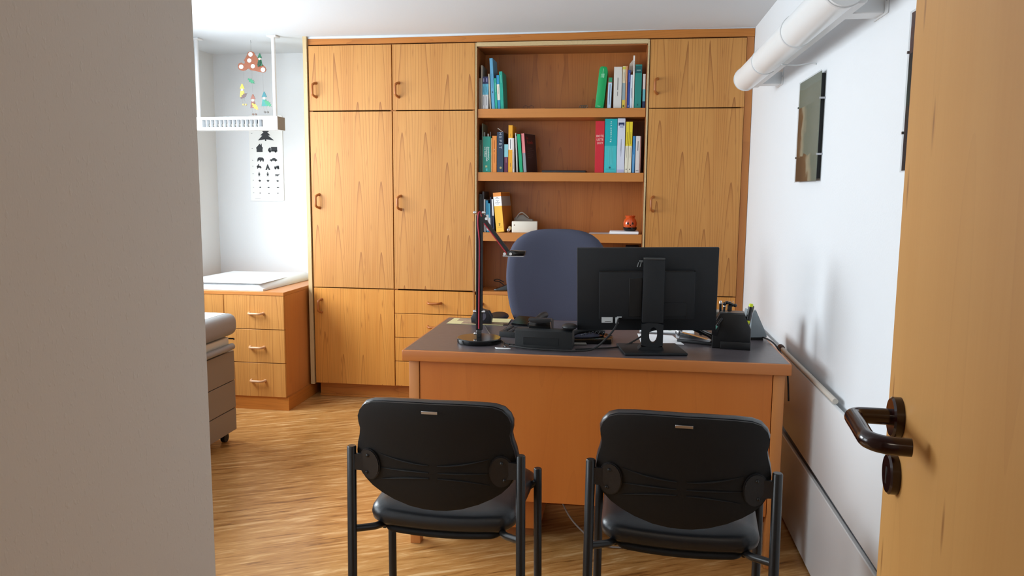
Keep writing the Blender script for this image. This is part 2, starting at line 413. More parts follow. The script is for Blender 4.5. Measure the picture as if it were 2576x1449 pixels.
# slim cable from the lamp to the wall
M().tube(smooth_path([(.02, .98, -.058), (.08, .99, -.061), (.13, .98, -.055), (.1495, .97, -.06)]), .003, 8).build('cable', white_m, t)

# ------------------------------------------------------------------ pictures on the right wall
def picture(y0, y1, z0, z1, label, tones, seed):
    t = thing('picture', label, 'picture', (XR, (y0 + y1) / 2, z0))
    hw = (y1 - y0) / 2; hh = z1 - z0
    M().box(-.016, -.001, -hw + .012, hw - .012, .012, hh - .012).build('backing_board', mat('black_board', '101010', .6), t)
    m_ = bpy.data.materials.new('print'); m_.use_nodes = True
    nt = m_.node_tree; b = nt.nodes['Principled BSDF']
    tc = nt.nodes.new('ShaderNodeTexCoord'); s_ = nt.nodes.new('ShaderNodeSeparateXYZ'); nt.links.new(tc.outputs['Object'], s_.inputs[0])
    nz = nt.nodes.new('ShaderNodeTexNoise'); nz.inputs['Scale'].default_value = 9; nz.inputs['Detail'].default_value = 5
    mp = nt.nodes.new('ShaderNodeMapping'); mp.inputs['Location'].default_value = (seed, seed * 2, 0); nt.links.new(tc.outputs['Object'], mp.inputs[0]); nt.links.new(mp.outputs[0], nz.inputs['Vector'])
    # uneven tone edge running down the sheet, separate band at the top
    e = math_node(nt, 'ADD', math_node(nt, 'MULTIPLY', s_.outputs[1], 1 / (2 * hw)), math_node(nt, 'MULTIPLY', nz.outputs['Fac'], .55)); e = math_node(nt, 'SUBTRACT', e, .30)
    v = math_node(nt, 'MULTIPLY', s_.outputs[2], 1 / hh)
    vv = math_node(nt, 'ADD', v, math_node(nt, 'MULTIPLY', nz.outputs['Fac'], .22))
    e2 = math_node(nt, 'ADD', e, math_node(nt, 'MULTIPLY', math_node(nt, 'LESS_THAN', v, .74), .40))
    e3 = math_node(nt, 'ADD', e2, math_node(nt, 'MULTIPLY', math_node(nt, 'LESS_THAN', vv, .36), .35))
    rp = ramp(nt, [(0.0, lin(tones[0])), (0.42, lin(tones[1])), (0.62, lin(tones[2])), (0.72, lin(tones[3])), (1.0, lin(tones[4]))])
    nt.links.new(e3, rp.inputs[0]); nt.links.new(rp.outputs[0], b.inputs['Base Color'])
    b.inputs['Roughness'].default_value = .6; b.inputs['Specular IOR Level'].default_value = .1
    M().box(-.0175, -.016, -hw + .004, hw - .004, .004, hh - .004).build('print', m_, t)
    pg = mat('picture_glass', '3c4442', .04, spec=.2); pg.node_tree.nodes['Principled BSDF'].inputs['Alpha'].default_value = .15
    M().box(-.0205, -.0178, -hw, hw, 0, hh, .0004).build('glass_pane', pg, t)
    for zz in (.25, .75):
        for sgn in (-1, 1):
            M().box(-.022, -.001, sgn * hw - .002, sgn * hw + .002, hh * zz - .0035, hh * zz + .0035).build('clip', steel, t)
    return t
picture(3.10, 3.47, 1.425, 1.84, 'frameless glazed picture in brown and grey-green tones on the white wall', ('8c9285', '7f8676', 'b5a88c', '7b5a3c', '64442a'), 1.3)
picture(1.72, 2.185, 1.437, 1.845, 'dark purple-brown glazed picture almost hidden behind the open door', ('4a3f42', '5f4846', '7a5a55', '3a3534', '2f2d2d'), 4.1)

# ------------------------------------------------------------------ fitted cupboards along the back
Y0 = 4.835           # front of doors
YC = 4.853           # carcass front
def bow(parent, x, z, vert=True, y=Y0, half=.043, mt_=None, name='handle', label=None):
    """arched wooden pull"""
    pts = []
    for k in range(13):
        a = PI * k / 12
        u = -half * math.cos(a); d = -.033 * min(1, math.sin(a) * 1.35)
        pts.append((x + d * .45, y + d + .001, z + u) if vert else (x + u, y + d + .001, z))
    rr = [.0095 if k in (0, 12) else .0078 for k in range(13)]
    o = M().tube(pts, rr, 12).build(name, mt_ or W_handle, parent)
    if label: o['label'] = label
    return o
def front(parent, x0, x1, z0, z1, m_, name='door', handle=None, vert=True, y=Y0):
    d = M().box(x0, x1, y, y + .018, z0, z1, .0012).build(name, m_, parent)
    if handle: bow(d, handle[0], handle[1], vert, y)
    return d
def carcass(x0, x1, z0, z1, parent, y0=YC, y1=YB - .005, m_=None, name='carcass', back=True, t=.018):
    k = M(); k.box(x0, x0 + t, y0, y1, z0, z1); k.box(x1 - t, x1, y0, y1, z0, z1)
    k.box(x0 + t, x1 - t, y0, y1, z0, z0 + t); k.box(x0 + t, x1 - t, y0, y1, z1 - t, z1)
    if back: k.box(x0 + t, x1 - t, y1 - .01, y1, z0 + t, z1 - t)
    return k.build(name, m_ or W_plain, parent)

xa, xb, xc_, xd, xe = -2.012, -1.463, -.932, .130, .690
# left column
t = thing('cupboard', 'tall cherry cupboard column with three doors next to the white alcove', 'cupboard', (0, 0, 0), group='fitted cherry cupboards')
carcass(xa - .003, xb + .001, .095, 2.288, t)
front(t, xa + .002, xb - .003, 1.882, 2.284, W_door, handle=(-1.962, 2.010))
front(t, xa + .002, xb - .003, .745, 1.875, W_door, handle=(-1.957, 1.306))
front(t, xa + .002, xb - .003, .1, .739, W_door2, handle=(-1.957, .622))
M().box(xa - .032, xa - .006, 4.828, YB - .006, .09, 2.343, .001).build('side_panel', W_ply, t, label='pale plywood end panel')
M().box(xa + .01, xb, 4.895, 4.913, 0, .094).build('plinth', W_hor, t)
# second column
t = thing('cupboard', 'cherry cupboard column with two doors above drawers, left of the bookshelves', 'cupboard', (0, 0, 0), group='fitted cherry cupboards')
carcass(xb + .002, xc_, .095, 2.288, t)
front(t, xb + .003, xc_ - .002, 1.882, 2.284, W_door, handle=(-1.418, 2.005))
front(t, xb + .003, xc_ - .002, .745, 1.875, W_door, handle=(-1.412, 1.301))
zs = [.738, .585, .426, .267, .1]
for a, c in zip(zs, zs[1:]):
    front(t, xb + .003, xc_ - .002, c + .002, a - .002, W_door2, 'drawer', (-1.197, (a + c) / 2 - .002), False)
M().box(xb + .001, xc_, 4.895, 4.913, 0, .094).build('plinth', W_hor, t)
# skirting strip at the foot of the cupboards
tr = struct('baseboard_back', M().box(xa + .01, xe, 4.88, 4.893, 0, .012, .002), W_hor)
# bookcase
t = thing('bookcase', 'open cherry bookcase bay with three thick shelves between the cupboards', 'bookcase', (0, 0, 0))
bc = t
YN = 5.10
M().box(xc_ + .002, -.921, 4.832, YN + .01, .742, 2.284, .0008).build('side_panel', W_ply, t)
M().box(.118, .128, 4.832, YN + .01, .742, 2.284, .0008).build('side_panel', W_ply, t)
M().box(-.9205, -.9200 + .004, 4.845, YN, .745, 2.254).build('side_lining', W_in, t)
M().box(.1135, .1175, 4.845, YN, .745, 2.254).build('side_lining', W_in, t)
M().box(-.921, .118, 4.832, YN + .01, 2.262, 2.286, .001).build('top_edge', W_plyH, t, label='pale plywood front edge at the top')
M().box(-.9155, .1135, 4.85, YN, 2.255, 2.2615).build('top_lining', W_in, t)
M().box(-.921, .118, YN, YN + .01, .742, 2.26).build('back_panel', W_back, t)
for z0, z1 in ((1.832, 1.886), (1.443, 1.497), (1.066, 1.120)):
    M().box(-.9155, .1130, 4.842, YN - .001, z0, z1, .0012).build('shelf', W_shelf, t)
M().box(-.926, .125, 4.842, YN - .001, .722, .742, .001).build('worktop', W_shelf, t)
carcass(xc_ + .002, .128, .095, .722, t)
xs = [xc_ + .003, -.40, .127]
for a, c in zip(xs, xs[1:]):
    front(t, a, c - .003, .1, .72, W_door2, handle=(a + .05, .62))
M().box(xc_ + .001, .129, 4.895, 4.913, 0, .094).build('plinth', W_hor, t)
# right column
t = thing('cupboard', 'tall cherry cupboard column between the bookshelves and the right wall', 'cupboard', (0, 0, 0), group='fitted cherry cupboards')
carcass(.130, xe, .095, 2.288, t)
front(t, .133, xe - .002, 1.885, 2.284, W_door, handle=(.180, 2.011))
front(t, .133, xe - .002, .752, 1.879, W_door, handle=(.176, 1.309))
front(t, .133, xe - .002, .1, .746, W_door2, handle=(.176, .622))
M().box(.131, xe, 4.895, 4.913, 0, .094).build('plinth', W_hor, t)
struct('trim_1', M().box(xe + .002, XR - .002, 4.850, 4.868, 0, 2.291), W_plain)
# crown board scribed to the wavy ceiling
cr = M(); n = 26; top = []
for i in range(n + 1):
    x = (xa - .004) + (XR - .002 - xa + .004) * i / n
    top.append((x, 2.3275 + .0105 * max(0, min(1, (x + 1.0) / .9)) + .0015 * math.sin(x * 5)))
cr.prism([(xa - .004, 2.2925), (XR - .002, 2.2925)] + top[::-1], 4.846, 4.864)
struct('trim_2', cr, W_hor)
# the plaster drops down to meet the crown board
pl = M()
pl.prism([(xa - .005, CEIL - .0005), (XR - .002, CEIL - .0005)] + [(x, z + .0008) for x, z in top[::-1]], 4.842, 4.872)
struct('trim_3', pl, ceil_m)

# ------------------------------------------------------------------ books
YS = 4.872
def c_(x): return mat('book_' + x, x, .42)
_mc = {}
def bcol(x):
    if x not in _mc: _mc[x] = c_(x)
    return _mc[x]
pages_m = mat('page_block', 'e9e2d2', .8)
def book(x, z, w_, h_, lean, colr, label, group, depth=.17, bands=(), txt=(), rotz=0, y=YS, soft=False, pages=True):
    if lean > 0:      # leaning right: rest on the lower right corner
        loc = (x + w_, y, z + .0005); ox = -w_
    else:
        loc = (x, y, z + .0005); ox = 0
    t = thing('book', label, 'book', loc, (0, R(lean), R(rotz)), group)
    depth = min(depth, .21)
    k = M(); e = min(.002, w_ * .15)
    g = .0004
    k.box(ox + g, ox + w_ - g, 0, .003, 0, h_, .0008)
    k.box(ox + g, ox + g + e, .003, depth, 0, h_); k.box(ox + w_ - g - e, ox + w_ - g, .003, depth, 0, h_)
    k.build('cover', bcol(colr), t)
    M().box(ox + g + e, ox + w_ - g - e, .003, depth - .004, .003, h_ - .003).build('page_block', pages_m, t)
    for a, c, cc in bands:
        M().box(ox + g, ox + w_ - g, -.0004, .0026, h_ * a, h_ * c).build('spine_band', bcol(cc), t)
    for a, c, cc, fr in txt:      # printed line(s) along the spine
        M().box(ox + w_ * (.5 - fr / 2), ox + w_ * (.5 + fr / 2), -.0007, -.0003, h_ * a, h_ * c).build('spine_print', bcol(cc), t)
    t['_ox'] = ox
    return t
GA, GG, GB, GR, GC = ('books at the left end of the top shelf', 'books at the right end of the top shelf', 'books at the left end of the middle shelf', 'books at the right end of the middle shelf', 'books on the lowest shelf')
za, zb, zc = 1.886, 1.497, 1.120
# top shelf left
book(-.914, za, .011, .190, 0, 'a39284', 'short grey-brown book at the far left of the top shelf', GA)
book(-.9025, za, .010, .268, 0, 'aba294', 'tall thin grey-beige book beside the short grey-brown one', GA)
for i, (x, w_) in enumerate(((-.892, .016), (-.8755, .021))):
    book(x, za, w_, .199, 0, 'e2e4e6', ('slim' if i == 0 else 'wider') + ' book with navy, light blue and white bands on its spine', GA,
         bands=((.78, 1, '22295c'), (.45, .78, '63b9d6')), txt=((.12, .4, '6a6f78', .12), (.52, .7, '2f6f93', .12), (.84, .95, 'a9a6cf', .3)))
book(-.846, za, .009, .216, -3, 'cdbfa8', 'thin cream book leaning left before the tall light blue one', GA)
book(-.833, za, .0205, .310, -3, '63a9cf', 'tall light blue book rising above all others on the top shelf', GA, txt=((.42, .7, '3c7ea6', .1), (.32, .35, '1f4b66', .3)))
book(-.811, za, .015, .189, -3, '23a78f', 'short teal-green book right of the tall light blue one', GA, txt=((.55, .85, '8fe0cf', .15),))
book(-.7945, za, .017, .207, -3, '2f8fc0', 'blue book with a long cream label on its spine', GA, bands=((.27, .73, 'e6e3d4'),), txt=((.45, .7, '8f8d80', .12),))
book(-.7765, za, .0205, .229, -3.1, '1aa08c', 'glossy green-teal book at the right end of the left group', GA, txt=((.7, .9, '7fd8c8', .1),))
# top shelf right: green ring binder with rounded cover
t = thing('binder', 'bright green rounded vinyl binder leaning right on the top shelf', 'binder', (-.140, YS, za + .001), (0, R(5.5), 0))
gm = mat('green_vinyl', '12a05a', .3)
ol = [(-.052, 0), (0, 0), (0, .225), (-.006, .243), (-.014, .249), (-.040, .249), (-.048, .242), (-.052, .225)]
M().prism(ol, 0, .19, bev=.004).build('cover', gm, t)
M().box(-.0285, -.0265, -.0006, 0, .200, .236).build('spine_print', bcol('bfeed0'), t)
for xx, z0, z1 in ((-.037, .182, .204), (-.030, .182, .204)): M().box(xx, xx + .002, -.0006, 0, z0, z1).build('spine_print', bcol('bfeed0'), t)
M().box(-.024, -.018, -.0006, 0, .182, .206).build('spine_print', bcol('8fdab0'), t)
M().box(-.038, -.020, -.0006, 0, .010, .013).build('spine_print', bcol('bfeed0'), t)
book(-.118, za, .023, .184, 1.5, 'bcd6ea', 'short pale blue book with a green top beside the green binder', GG, bands=((.85, 1, '2f8f66'), (.83, .85, 'c08f86')), txt=((.12, .78, '4a5f86', .14),))
book(-.081, za, .049, .247, 0, 'd6d3cd', 'thick light grey book with a small dark title', GG, txt=((.44, .74, '4a4a4e', .07), (.30, .40, '6a6a6e', .06)))
book(-.029, za, .0185, .251, 0, 'd9cdb0', 'cream, grey-blue and yellow striped book spine', GG, bands=((0, .2, 'dcc04c'), (.2, .6, '93a6ab'), (.92, .985, 'cfc74e')), txt=((.03, .08, '5a5a2a', .5), (.65, .85, 'a9a6a0', .2)))
book(-.009, za, .0095, .251, 0, 'd99c72', 'thin peach-coloured book between striped and blue books', GG)
book(.002, za, .0145, .227, .6, '2f4596', 'blue book with pale title leaning right', GG, txt=((.68, .92, '8f9fd6', .18), (.03, .08, 'a9b4de', .3)))
book(.018, za, .0135, .199, .4, 'cfdcea', 'slim pale blue-white book in front of the tall white one', GG, txt=((.3, .6, '6f7c96', .15),))
b_ = book(.033, za, .0105, .312, 0, 'ece9e2', 'tall thin white book, highest at the right end', GG, txt=((.7, .9, '8f8c84', .2),))
t = M().prism([(-.026, .232), (-.010, .215), (-.001, .225), (-.001, .292), (-.020, .268)], .03, .0312).build('paper_sheet', mat('grey_sheet', 'b9aca0', .7), None)
t.location = (.032, YS, za); tag(t, 'loose grey paper sheet sticking out left of the tall white book', 'paper')
book(.0455, za, .041, .259, .3, '23897f', 'thick teal book with a dark green title block', GG, bands=((.80, .97, '0f5a5c'),), txt=((.865, .875, 'd5e6e2', .6), (.06, .10, '0f4d50', .12)))
book(.094, za, .016, .203, 0, 'ded9d6', 'white, light blue and navy banded book at the far right', GG, bands=((0, .2, '26355c'), (.2, .55, '6dbbc9')))
# middle shelf left
book(-.914, zb, .019, .201, 0, '22402c', 'dark green book at the far left of the middle shelf', GB, txt=((.5, .85, '5c7a62', .1),))
book(-.8945, zb, .006, .302, 0, '5f6a58', 'very tall thin grey-green book standing left of the teal one', GB)
t = book(-.888, zb, .050, .222, 0, '1d8f7c', 'thick green-teal book with white title, paper tabs sticking out', GB)
wt = bcol('d8f0ea')
for dx, s_ in ((.034, 'Arzneimittel in'), (.023, 'Schwangerschaft'), (.012, 'und Stillzeit')):
    text(t, s_, .0135, (dx + .002, -.0008, .158 if 1 else 0), (PI / 2, PI / 2, 0), wt, align='LEFT', bold=.0003)
M().box(.016, .028, -.0008, 0, .030, .042).build('emblem', bcol('b9c48f'), t)
M().box(.019, .030, -.0008, 0, .008, .024).build('emblem', bcol('4fc4c0'), t)
for x0, x1, zt, cc in ((.002, .010, .250, '9fa3a0'), (.026, .033, .240, 'd4d6d2'), (.041, .046, .252, '6f6a66')):
    M().box(x0, x1, .02, .0205, .2, zt).build('paper_tab', bcol(cc), t)
book(-.837, zb, .0065, .212, 0, 'c9a06a', 'thin tan book between the green-teal and orange ones', GB)
book(-.829, zb, .029, .226, 0, 'e08a3c', 'orange book with a dark title line', GB, txt=((.55, .88, '8f4a1e', .1), (.25, .5, '8f4a1e', .07), (.62, .64, 'f2e2c8', .25)))
t = book(-.7985, zb, .042, .250, 0, '26384f', 'thick navy book with large pale lettering up its spine', GB, bands=())
for k_, s_ in enumerate('HEPET'): text(t, s_, .026, (.021, -.0008, .238 - .021 * k_), (PI / 2, PI / 2, 0), bcol('a9b2ba'), bold=.0001)
M().lathe([(0, 0), (.007, .0), (.007, .0006), (0, .0006)], 12, T=TR((.024, -.0001, .028), (PI / 2, 0, 0))).build('emblem', bcol('a9a067'), t)
t2 = M().box(-.030, .0, .002, .0028, 0, .0).build('paper_tab', bcol('bdb5aa'), t) if 0 else None
tb = M().prism([(-.014, .023), (.016, .003), (.022, .0), (.020, .004), (-.012, .027)], .03, .0305).build('paper_sheet', bcol('b9b0a4'), None)
tb.location = (-.786, YS, zb + .250); tag(tb, 'creased paper slip sticking out of the thick navy book', 'paper')
book(-.752, zb, .0245, .173, 0, '5c2440', 'short burgundy book with a light blue top half', GB, bands=((.55, 1, '86bfc6'),), txt=((.35, .52, 'b98fa0', .08),))
book(-.7265, zb, .0265, .291, 0, 'e3a022', 'tall yellow-orange book with a white spine label', GB, bands=((.48, .73, 'ece8e4'),), txt=((.5, .7, '6a6a70', .16), (.12, .2, '8f5f12', .1), (.76, .82, '9f6c14', .1)))
book(-.699, zb, .012, .212, -1, 'd0c6c2', 'slim pinkish-white book right of the tall yellow one', GB, txt=((.1, .6, '8f8784', .15),))
book(-.674, zb, .005, .243, -2.4, 'd9d6d0', 'thin white booklet leaning left before the green folder', GB)
book(-.669, zb, .005, .225, -2.4, 'a9a6a2', 'thin grey booklet leaning against the green folder', GB)
book(-.6535, zb, .021, .236, -4.7, '12a070', 'bright green folder leaning left on the middle shelf', GB)
t = book(-.629, zb, .022, .240, -4.9, '55575e', 'dark book with red and grey spine turned to show its black cover', GB, depth=.155, bands=((.5, 1, 'b54a4a'),), rotz=-20)
M().box(.0218, .0226, .004, .15, .002, .238).build('front_cover', bcol('241c20'), t)
YR = (PI / 2, 0, PI / 2)
text(t, 'Die', .022, (.0228, .035, .212), YR, bcol('8f2a28'), bold=.0003)
text(t, 'Kunde', .030, (.0228, .072, .188), YR, bcol('8f2a28'), bold=.0003)
for k_ in range(6): M().box(.0226, .0229, .03, .03 + (.07, .085, .06, .08, .075, .05)[k_], .150 - .012 * k_, .152 - .012 * k_).build('cover_print', bcol('5c5257'), t)
t = thing('folder', 'flat black folder lying on the middle shelf beside the leaning dark book', 'folder', (-.515, 4.88, zb + .0005))
M().box(0, .275, 0, .19, 0, .014, .002).build('cover', mat('black_folder', '16171c', .3), t)
M().box(.012, .265, -.0015, .0, .003, .0105).build('front_edge', mat('black_folder_edge', '2a2c33', .25), t)
# middle shelf right
t = book(-.186, zb, .056, .314, 0, 'c41f30', 'thick red book lettered ROTE LISTE 2019', GR)
for k_, s_ in enumerate(('ROTE', 'LISTE', '2019')): text(t, s_, .0195, (.029, -.0008, .222 - .021 * k_), FRONT, bcol('f0b8b0'), bold=.0004, sx=.92)
t = book(-.128, zb, .075, .327, 0, '3fb6bb', 'very thick turquoise book titled Reisemedizin', GR, bands=((.5, 1, '0aa3aa'),))
for k_, s_ in enumerate('Reisemedizin'): text(t, s_, .0135, (.037, -.0008, .190 + .0108 * k_), (PI / 2, -PI / 2, 0), bcol('d8f4f2'), bold=.0003)
M().box(.008, .064, -.0008, 0, .022, .0232).build('spine_print', bcol('1d5a66'), t)
M().lathe([(0, 0), (.006, 0), (.006, .0006), (0, .0006)], 10, T=TR((.034, -.0001, .032), (PI / 2, 0, 0))).build('emblem', bcol('1d5a66'), t)
for xx in (.028, .038, .046): M().box(xx, xx + .0015, -.0008, 0, .05, .15).build('spine_print', bcol('79cfd0'), t)
t = book(-.0515, zb, .047, .329, 0, 'cfd3e2', 'thick pale lavender-grey book with a navy square near its top', GR, txt=((.40, .62, '8a90a6', .05), (.3, .55, '9aa0b4', .04)))
M().box(.006, .041, -.0009, 0, .285, .304).build('emblem', bcol('1d2c57'), t)
M().box(.013, .034, -.0012, 0, .272, .292).build('emblem', bcol('aab2cc'), t)
M().box(.003, .044, -.0009, 0, .004, .02).build('spine_band', bcol('b4b4d4'), t)
for x, s_ in ((-.003, 'left'), (.0175, 'right')):
    book(x, zb, .0195, .308, .6, 'e4dfc8', s_ + ' of two matching books with yellow top and cream bottom', GR, bands=((.53, 1, 'e0c92c'),), txt=((.56, .8, '8f7f1a', .13), (.3, .5, 'a9a48c', .1), (.06, .08, '6a6a60', .3)))
book(.0405, zb, .017, .223, .7, '3d82b8', 'short blue book beside the two yellow-topped ones', GR, txt=((0.02, .5, '6fa6cf', .4),))
book(.0605, zb, .0255, .223, .5, 'dcd6d4', 'short white book with a small dark title on the middle shelf', GR, txt=((.6, .86, '55565c', .12), (.05, .065, '55565c', .6)))
book(.0875, zb, .006, .222, 0, 'b98a80', 'very thin pinkish book squeezed at the far right', GR)
# lowest shelf
book(-.912, zc, .019, .240, 0, '1c1d1f', 'black binder standing at the far left of the lowest shelf', GC)
book(-.8915, zc, .013, .256, 0, '2c2629', 'tall dark brown book behind the lamp on the lowest shelf', GC)
book(-.877, zc, .008, .207, -1, 'e3e4e6', 'thin white booklet between dark and blue books', GC)
book(-.864, zc, .0175, .200, -2, '1f7fa6', 'blue book with a pale lower half on the lowest shelf', GC, bands=((0.05, .55, 'cfd2d4'),))
book(-.846, zc, .011, .182, -2.2, '4aa3c2', 'shorter light blue book leaning left on the lowest shelf', GC, bands=((.1, .5, 'd7d8dc'),))
book(-.833, zc, .010, .222, -2.6, '18223c', 'thin dark blue book behind the white-topped one', GC)
book(-.821, zc, .010, .208, -3, '23304f', 'navy book with a white upper half leaning left', GC, bands=((.5, 1, 'e8eaee'),))
t = book(-.800, zc, .0525, .249, -5.6, 'eab225', 'thick yellow book with white title label and the number 7', GC, depth=.19, rotz=-9, bands=((.66, .90, 'eff0f2'), (.9, 1, 'e0861e')))
for k_, (a, l) in enumerate(((.218, .013), (.211, .027), (.199, .020), (.192, .006), (.184, .035), (.177, .018))):
    M().box(.026 - l / 2, .026 + l / 2, -.0009, -.0003, a - .0012, a + .0008).build('spine_print', ink, t)
text(t, '7', .022, (.026, -.0009, .045), FRONT, ink, bold=.0003)
M().box(.012, .042, -.0009, -.0003, .029, .0305).build('spine_print', bcol('a9801c'), t)
M().box(.0523, .0530, .004, .186, .162, .224).build('cover_label', bcol('a09488'), t)
M().box(.0521, .0527, .004, .186, .002, .247).build('front_cover', bcol('b5641a'), t)

t = thing('eyeglasses', 'small folded dark wire glasses lying on the top shelf left of centre', 'glasses', (-.62, 4.875, za + .0005))
for x_ in (0, .036): M().tube([Vector((x_ + .014 * math.cos(a), 0, .011 + .010 * math.sin(a))) for a in [2 * PI * q / 14 for q in range(15)]], .0012, 6).build('lens_rim', darkbr, t)
M().tube([(.013, 0, .012), (.018, 0, .015), (.023, 0, .012)], .001, 6).build('bridge', darkbr, t)
t = thing('blade_strip', 'flat dark metal strip with a tangled clasp lying on the top shelf', 'tool', (-.50, 4.875, za + .0005))
M().box(0, .25, 0, .012, 0, .006, .001).build('strip', mat('strip_dark', '2a1a14', .4), t)
for k_ in range(4): M().tube([Vector((.222 + .011 * k_ + .008 * math.cos(a), .004 + .002 * math.sin(2 * a), .013 + .0075 * math.sin(a))) for a in [2 * PI * q / 12 for q in range(13)]], .0018, 6).build('clasp', mat('clasp_metal', '6f675c', .3, metal=.6) if k_ == 0 else bpy.data.materials['clasp_metal'], t)

# small things on the lowest shelf
t = thing('box', 'white cardboard box lying on the lowest bookshelf', 'box', (-.700, 4.868, zc + .0005), (0, 0, R(4)))
M().box(0, .160, 0, .10, 0, .070, .003, 2).build('body', offw, t)
M().box(.004, .156, .004, .096, .0700, .0715, .0004).build('lid', mat('box_lid', 'b7ad9e', .6), t)
M().lathe([(0, 0), (.004, 0), (.004, .0008), (0, .0008)], 12, T=TR((.016, .0004, .047), (PI / 2, 0, 0))).build('hole', mat('hole_brown', '6a4f3a', .6), t)
t = thing('label_printer', 'grey plastic device with a hoop handle lying behind the white box', 'device', (-.702, 4.985, zc + .0005))
gp = mat('grey_plastic', '8f857b', .45)
M().prism([(0, 0), (.12, 0), (.12, .080), (.09, .085), (.06, .110), (.02, .105), (0, .085)], 0, .06, bev=.004).build('body', gp, t)
M().tube(smooth_path([(.012, .0, .083), (.03, -.01, .112), (.052, -.012, .124), (.075, -.01, .11), (.095, 0, .09)]), .0035, 8).build('hoop', mat('grey_light', 'b5aca0', .4), t)
t = thing('figurine', 'tiny silver and cream figurine between yellow book and white box', 'figurine', (-.725, 4.885, zc + .0005))
M().ball((0, 0, .014), .011, .01, .014).build('body', mat('silver', 'c9c9cf', .2, metal=.8), t)
M().ball((.009, .006, .026), .012, .011, .014).build('head', mat('cream_fur', 'cdb68e', .8), t)
# papers and pumpkin jar at the right
t = M().box(-.078, .100, 0, .17, 0, .014, .0008).build('notepad', paper); t.location = (-.007, 4.872, zc + .0025); tag(t, 'white paper pad lying under the pumpkin jar', 'paper')
t = M().box(-.215, .09, 0, .17, 0, .0015).build('paper', mat('grey_paper', 'c3b7b4', .7)); t.location = (.0, 4.870, zc + .0005); tag(t, 'thin greyish paper lying beneath the white pad', 'paper')
t = thing('pumpkin_jar', 'small orange glass jar with a carved pumpkin face and black collar', 'jar', (.040, 4.945, zc + .0168))
om = mat('orange_glass', 'd1521f', .18, spec=.6, coat=.5)
M().lathe([(0, 0), (.024, 0), (.034, .010), (.041, .032), (.042, .052), (.036, .072), (.027, .082), (.031, .092), (.033, .097), (.029, .098), (.024, .085), (0, .080)], 32).build('glass_body', om, t)
M().lathe([(.026, .001), (.036, .008), (.0415, .022), (.0425, .024), (.0425, .014), (.036, .003), (.026, -.0005)], 32).build('collar', gloss_bk, t)
def on_jar(pts, nm):
    k = M()
    b2 = bmesh.new(); vs = []
    for u, v in pts:
        a = u / .042; vs.append(b2.verts.new((math.sin(a) * .0432, -math.cos(a) * .0432, v)))
    b2.faces.new(vs)
    r_ = bmesh.ops.extrude_face_region(b2, geom=b2.faces[:]); 
    for v_ in [g for g in r_['geom'] if isinstance(g, bmesh.types.BMVert)]: v_.co.y += .003
    bmesh.ops.recalc_face_normals(b2, faces=b2.faces)
    k._add(b2); return k.build(nm, gloss_bk, t)
on_jar([(-.022, .043), (-.006, .043), (-.012, .060)], 'eye'); on_jar([(.008, .043), (.024, .043), (.016, .060)], 'eye')
on_jar([(-.003, .034), (.006, .034), (.0015, .041)], 'nose')
for a in (-.6, .0, .6):
    M().ball((math.sin(a) * .026, -math.cos(a) * .02, .094), .007, .006, .005, 10).build('rim_bead', mat('bead_glass', 'e0b49a', .1, spec=.7), t)
# objects on the counter below the shelves
t = thing('telephone_charger', 'black device with a loose cable in the lowest bay left of the office chair', 'device', (-.82, 4.90, .7425))
M().prism([(0, 0), (.15, 0), (.15, .058), (.10, .045), (.03, .016), (0, .006)], 0, .10, bev=.003).build('body', gloss_bk, t)
M().ball((.100, .0, .052), .007, .007, .008, 10).build('button', white_m, t)
M().tube(smooth_path([(.06, .05, .03), (.03, .06, .05), (0, .06, .055), (-.005, .05, .062), (.02, .05, .068), (.06, .05, .05)]), .003, 8).build('cable', rubber, t)
t = M().box(0, .10, 0, .14, 0, .20, .004).build('document_box', mat('dark_grey_box', '1c1c20', .5)); t.location = (.010, 4.92, .7425 + .0005); tag(t, 'dark box in the shadowed bay just above the monitor', 'box')
for i, dz in enumerate((.2008,)):
    k = M().box(0, .085, 0, .12, 0, .098, .003).build('document_box', mat('dark_box', '141417', .5)); k.location = (.016, 4.93, .7425 + .2025); tag(k, 'small black box standing on the dark box behind the monitor', 'box')

# ------------------------------------------------------------------ alcove: dresser, changing pad, heater, chart, mobile
YD = 4.50
t = thing('dresser', 'cherry dresser with three drawers and a side door in the white alcove', 'dresser', (0, 0, 0))
carcass(XL + .006, -2.062, .085, .728, t, y0=YD, name='carcass', m_=W_plain)
for z0, z1, hz_ in ((.087, .301, .190), (.305, .513, .403), (.517, .727, .616)):
    d = M().box(-2.455, -2.063, YD - .018, YD - .0005, z0, z1, .001).build('drawer', W_door, t)
    bow(d, -2.243, hz_, False, YD - .018, half=.046, mt_=mat('pale_handle', 'c99a72', .3))
M().box(XL + .008, -2.459, YD - .018, YD - .0005, .087, .727, .001).build('door', W_door, t)
M().box(XL + .006, -2.060, YD - .020, YB - .006, .7285, .750, .0015).build('top_panel', W_shelf, t)
M().box(XL + .006, -2.050, YD - .008, YB - .010, 0, .0845).build('plinth', W_hor, t)
t = thing('changing_mat', 'white baby changing mat lying on the cherry dresser', 'mat', (-2.175, 4.515, .751), (0, 0, 0))
b2 = bmesh.new(); nx, ny = 14, 12; W2, D2 = .70, .74
grid = []
for j in range(ny + 1):
    row = []
    for i in range(nx + 1):
        u, v = i / nx, j / ny
        x = -W2 * (1 - u) - .035 * (1 - v) * 1; y = D2 * v
        e = min(1, min(u, 1 - u) * 9) ** .5; e2 = min(1, min(v, 1 - v) * 14) ** .5
        zt = .012 + .026 * min(e, e2) + .016 * max(0, (u - .80) / .2) * min(1, e * 1.1) + .008 * v * u
        row.append((x, y, zt))
    grid.append(row)
vt = [[b2.verts.new(p) for p in r_] for r_ in grid]; vb = [[b2.verts.new((p[0], p[1], .0005)) for p in r_] for r_ in grid]
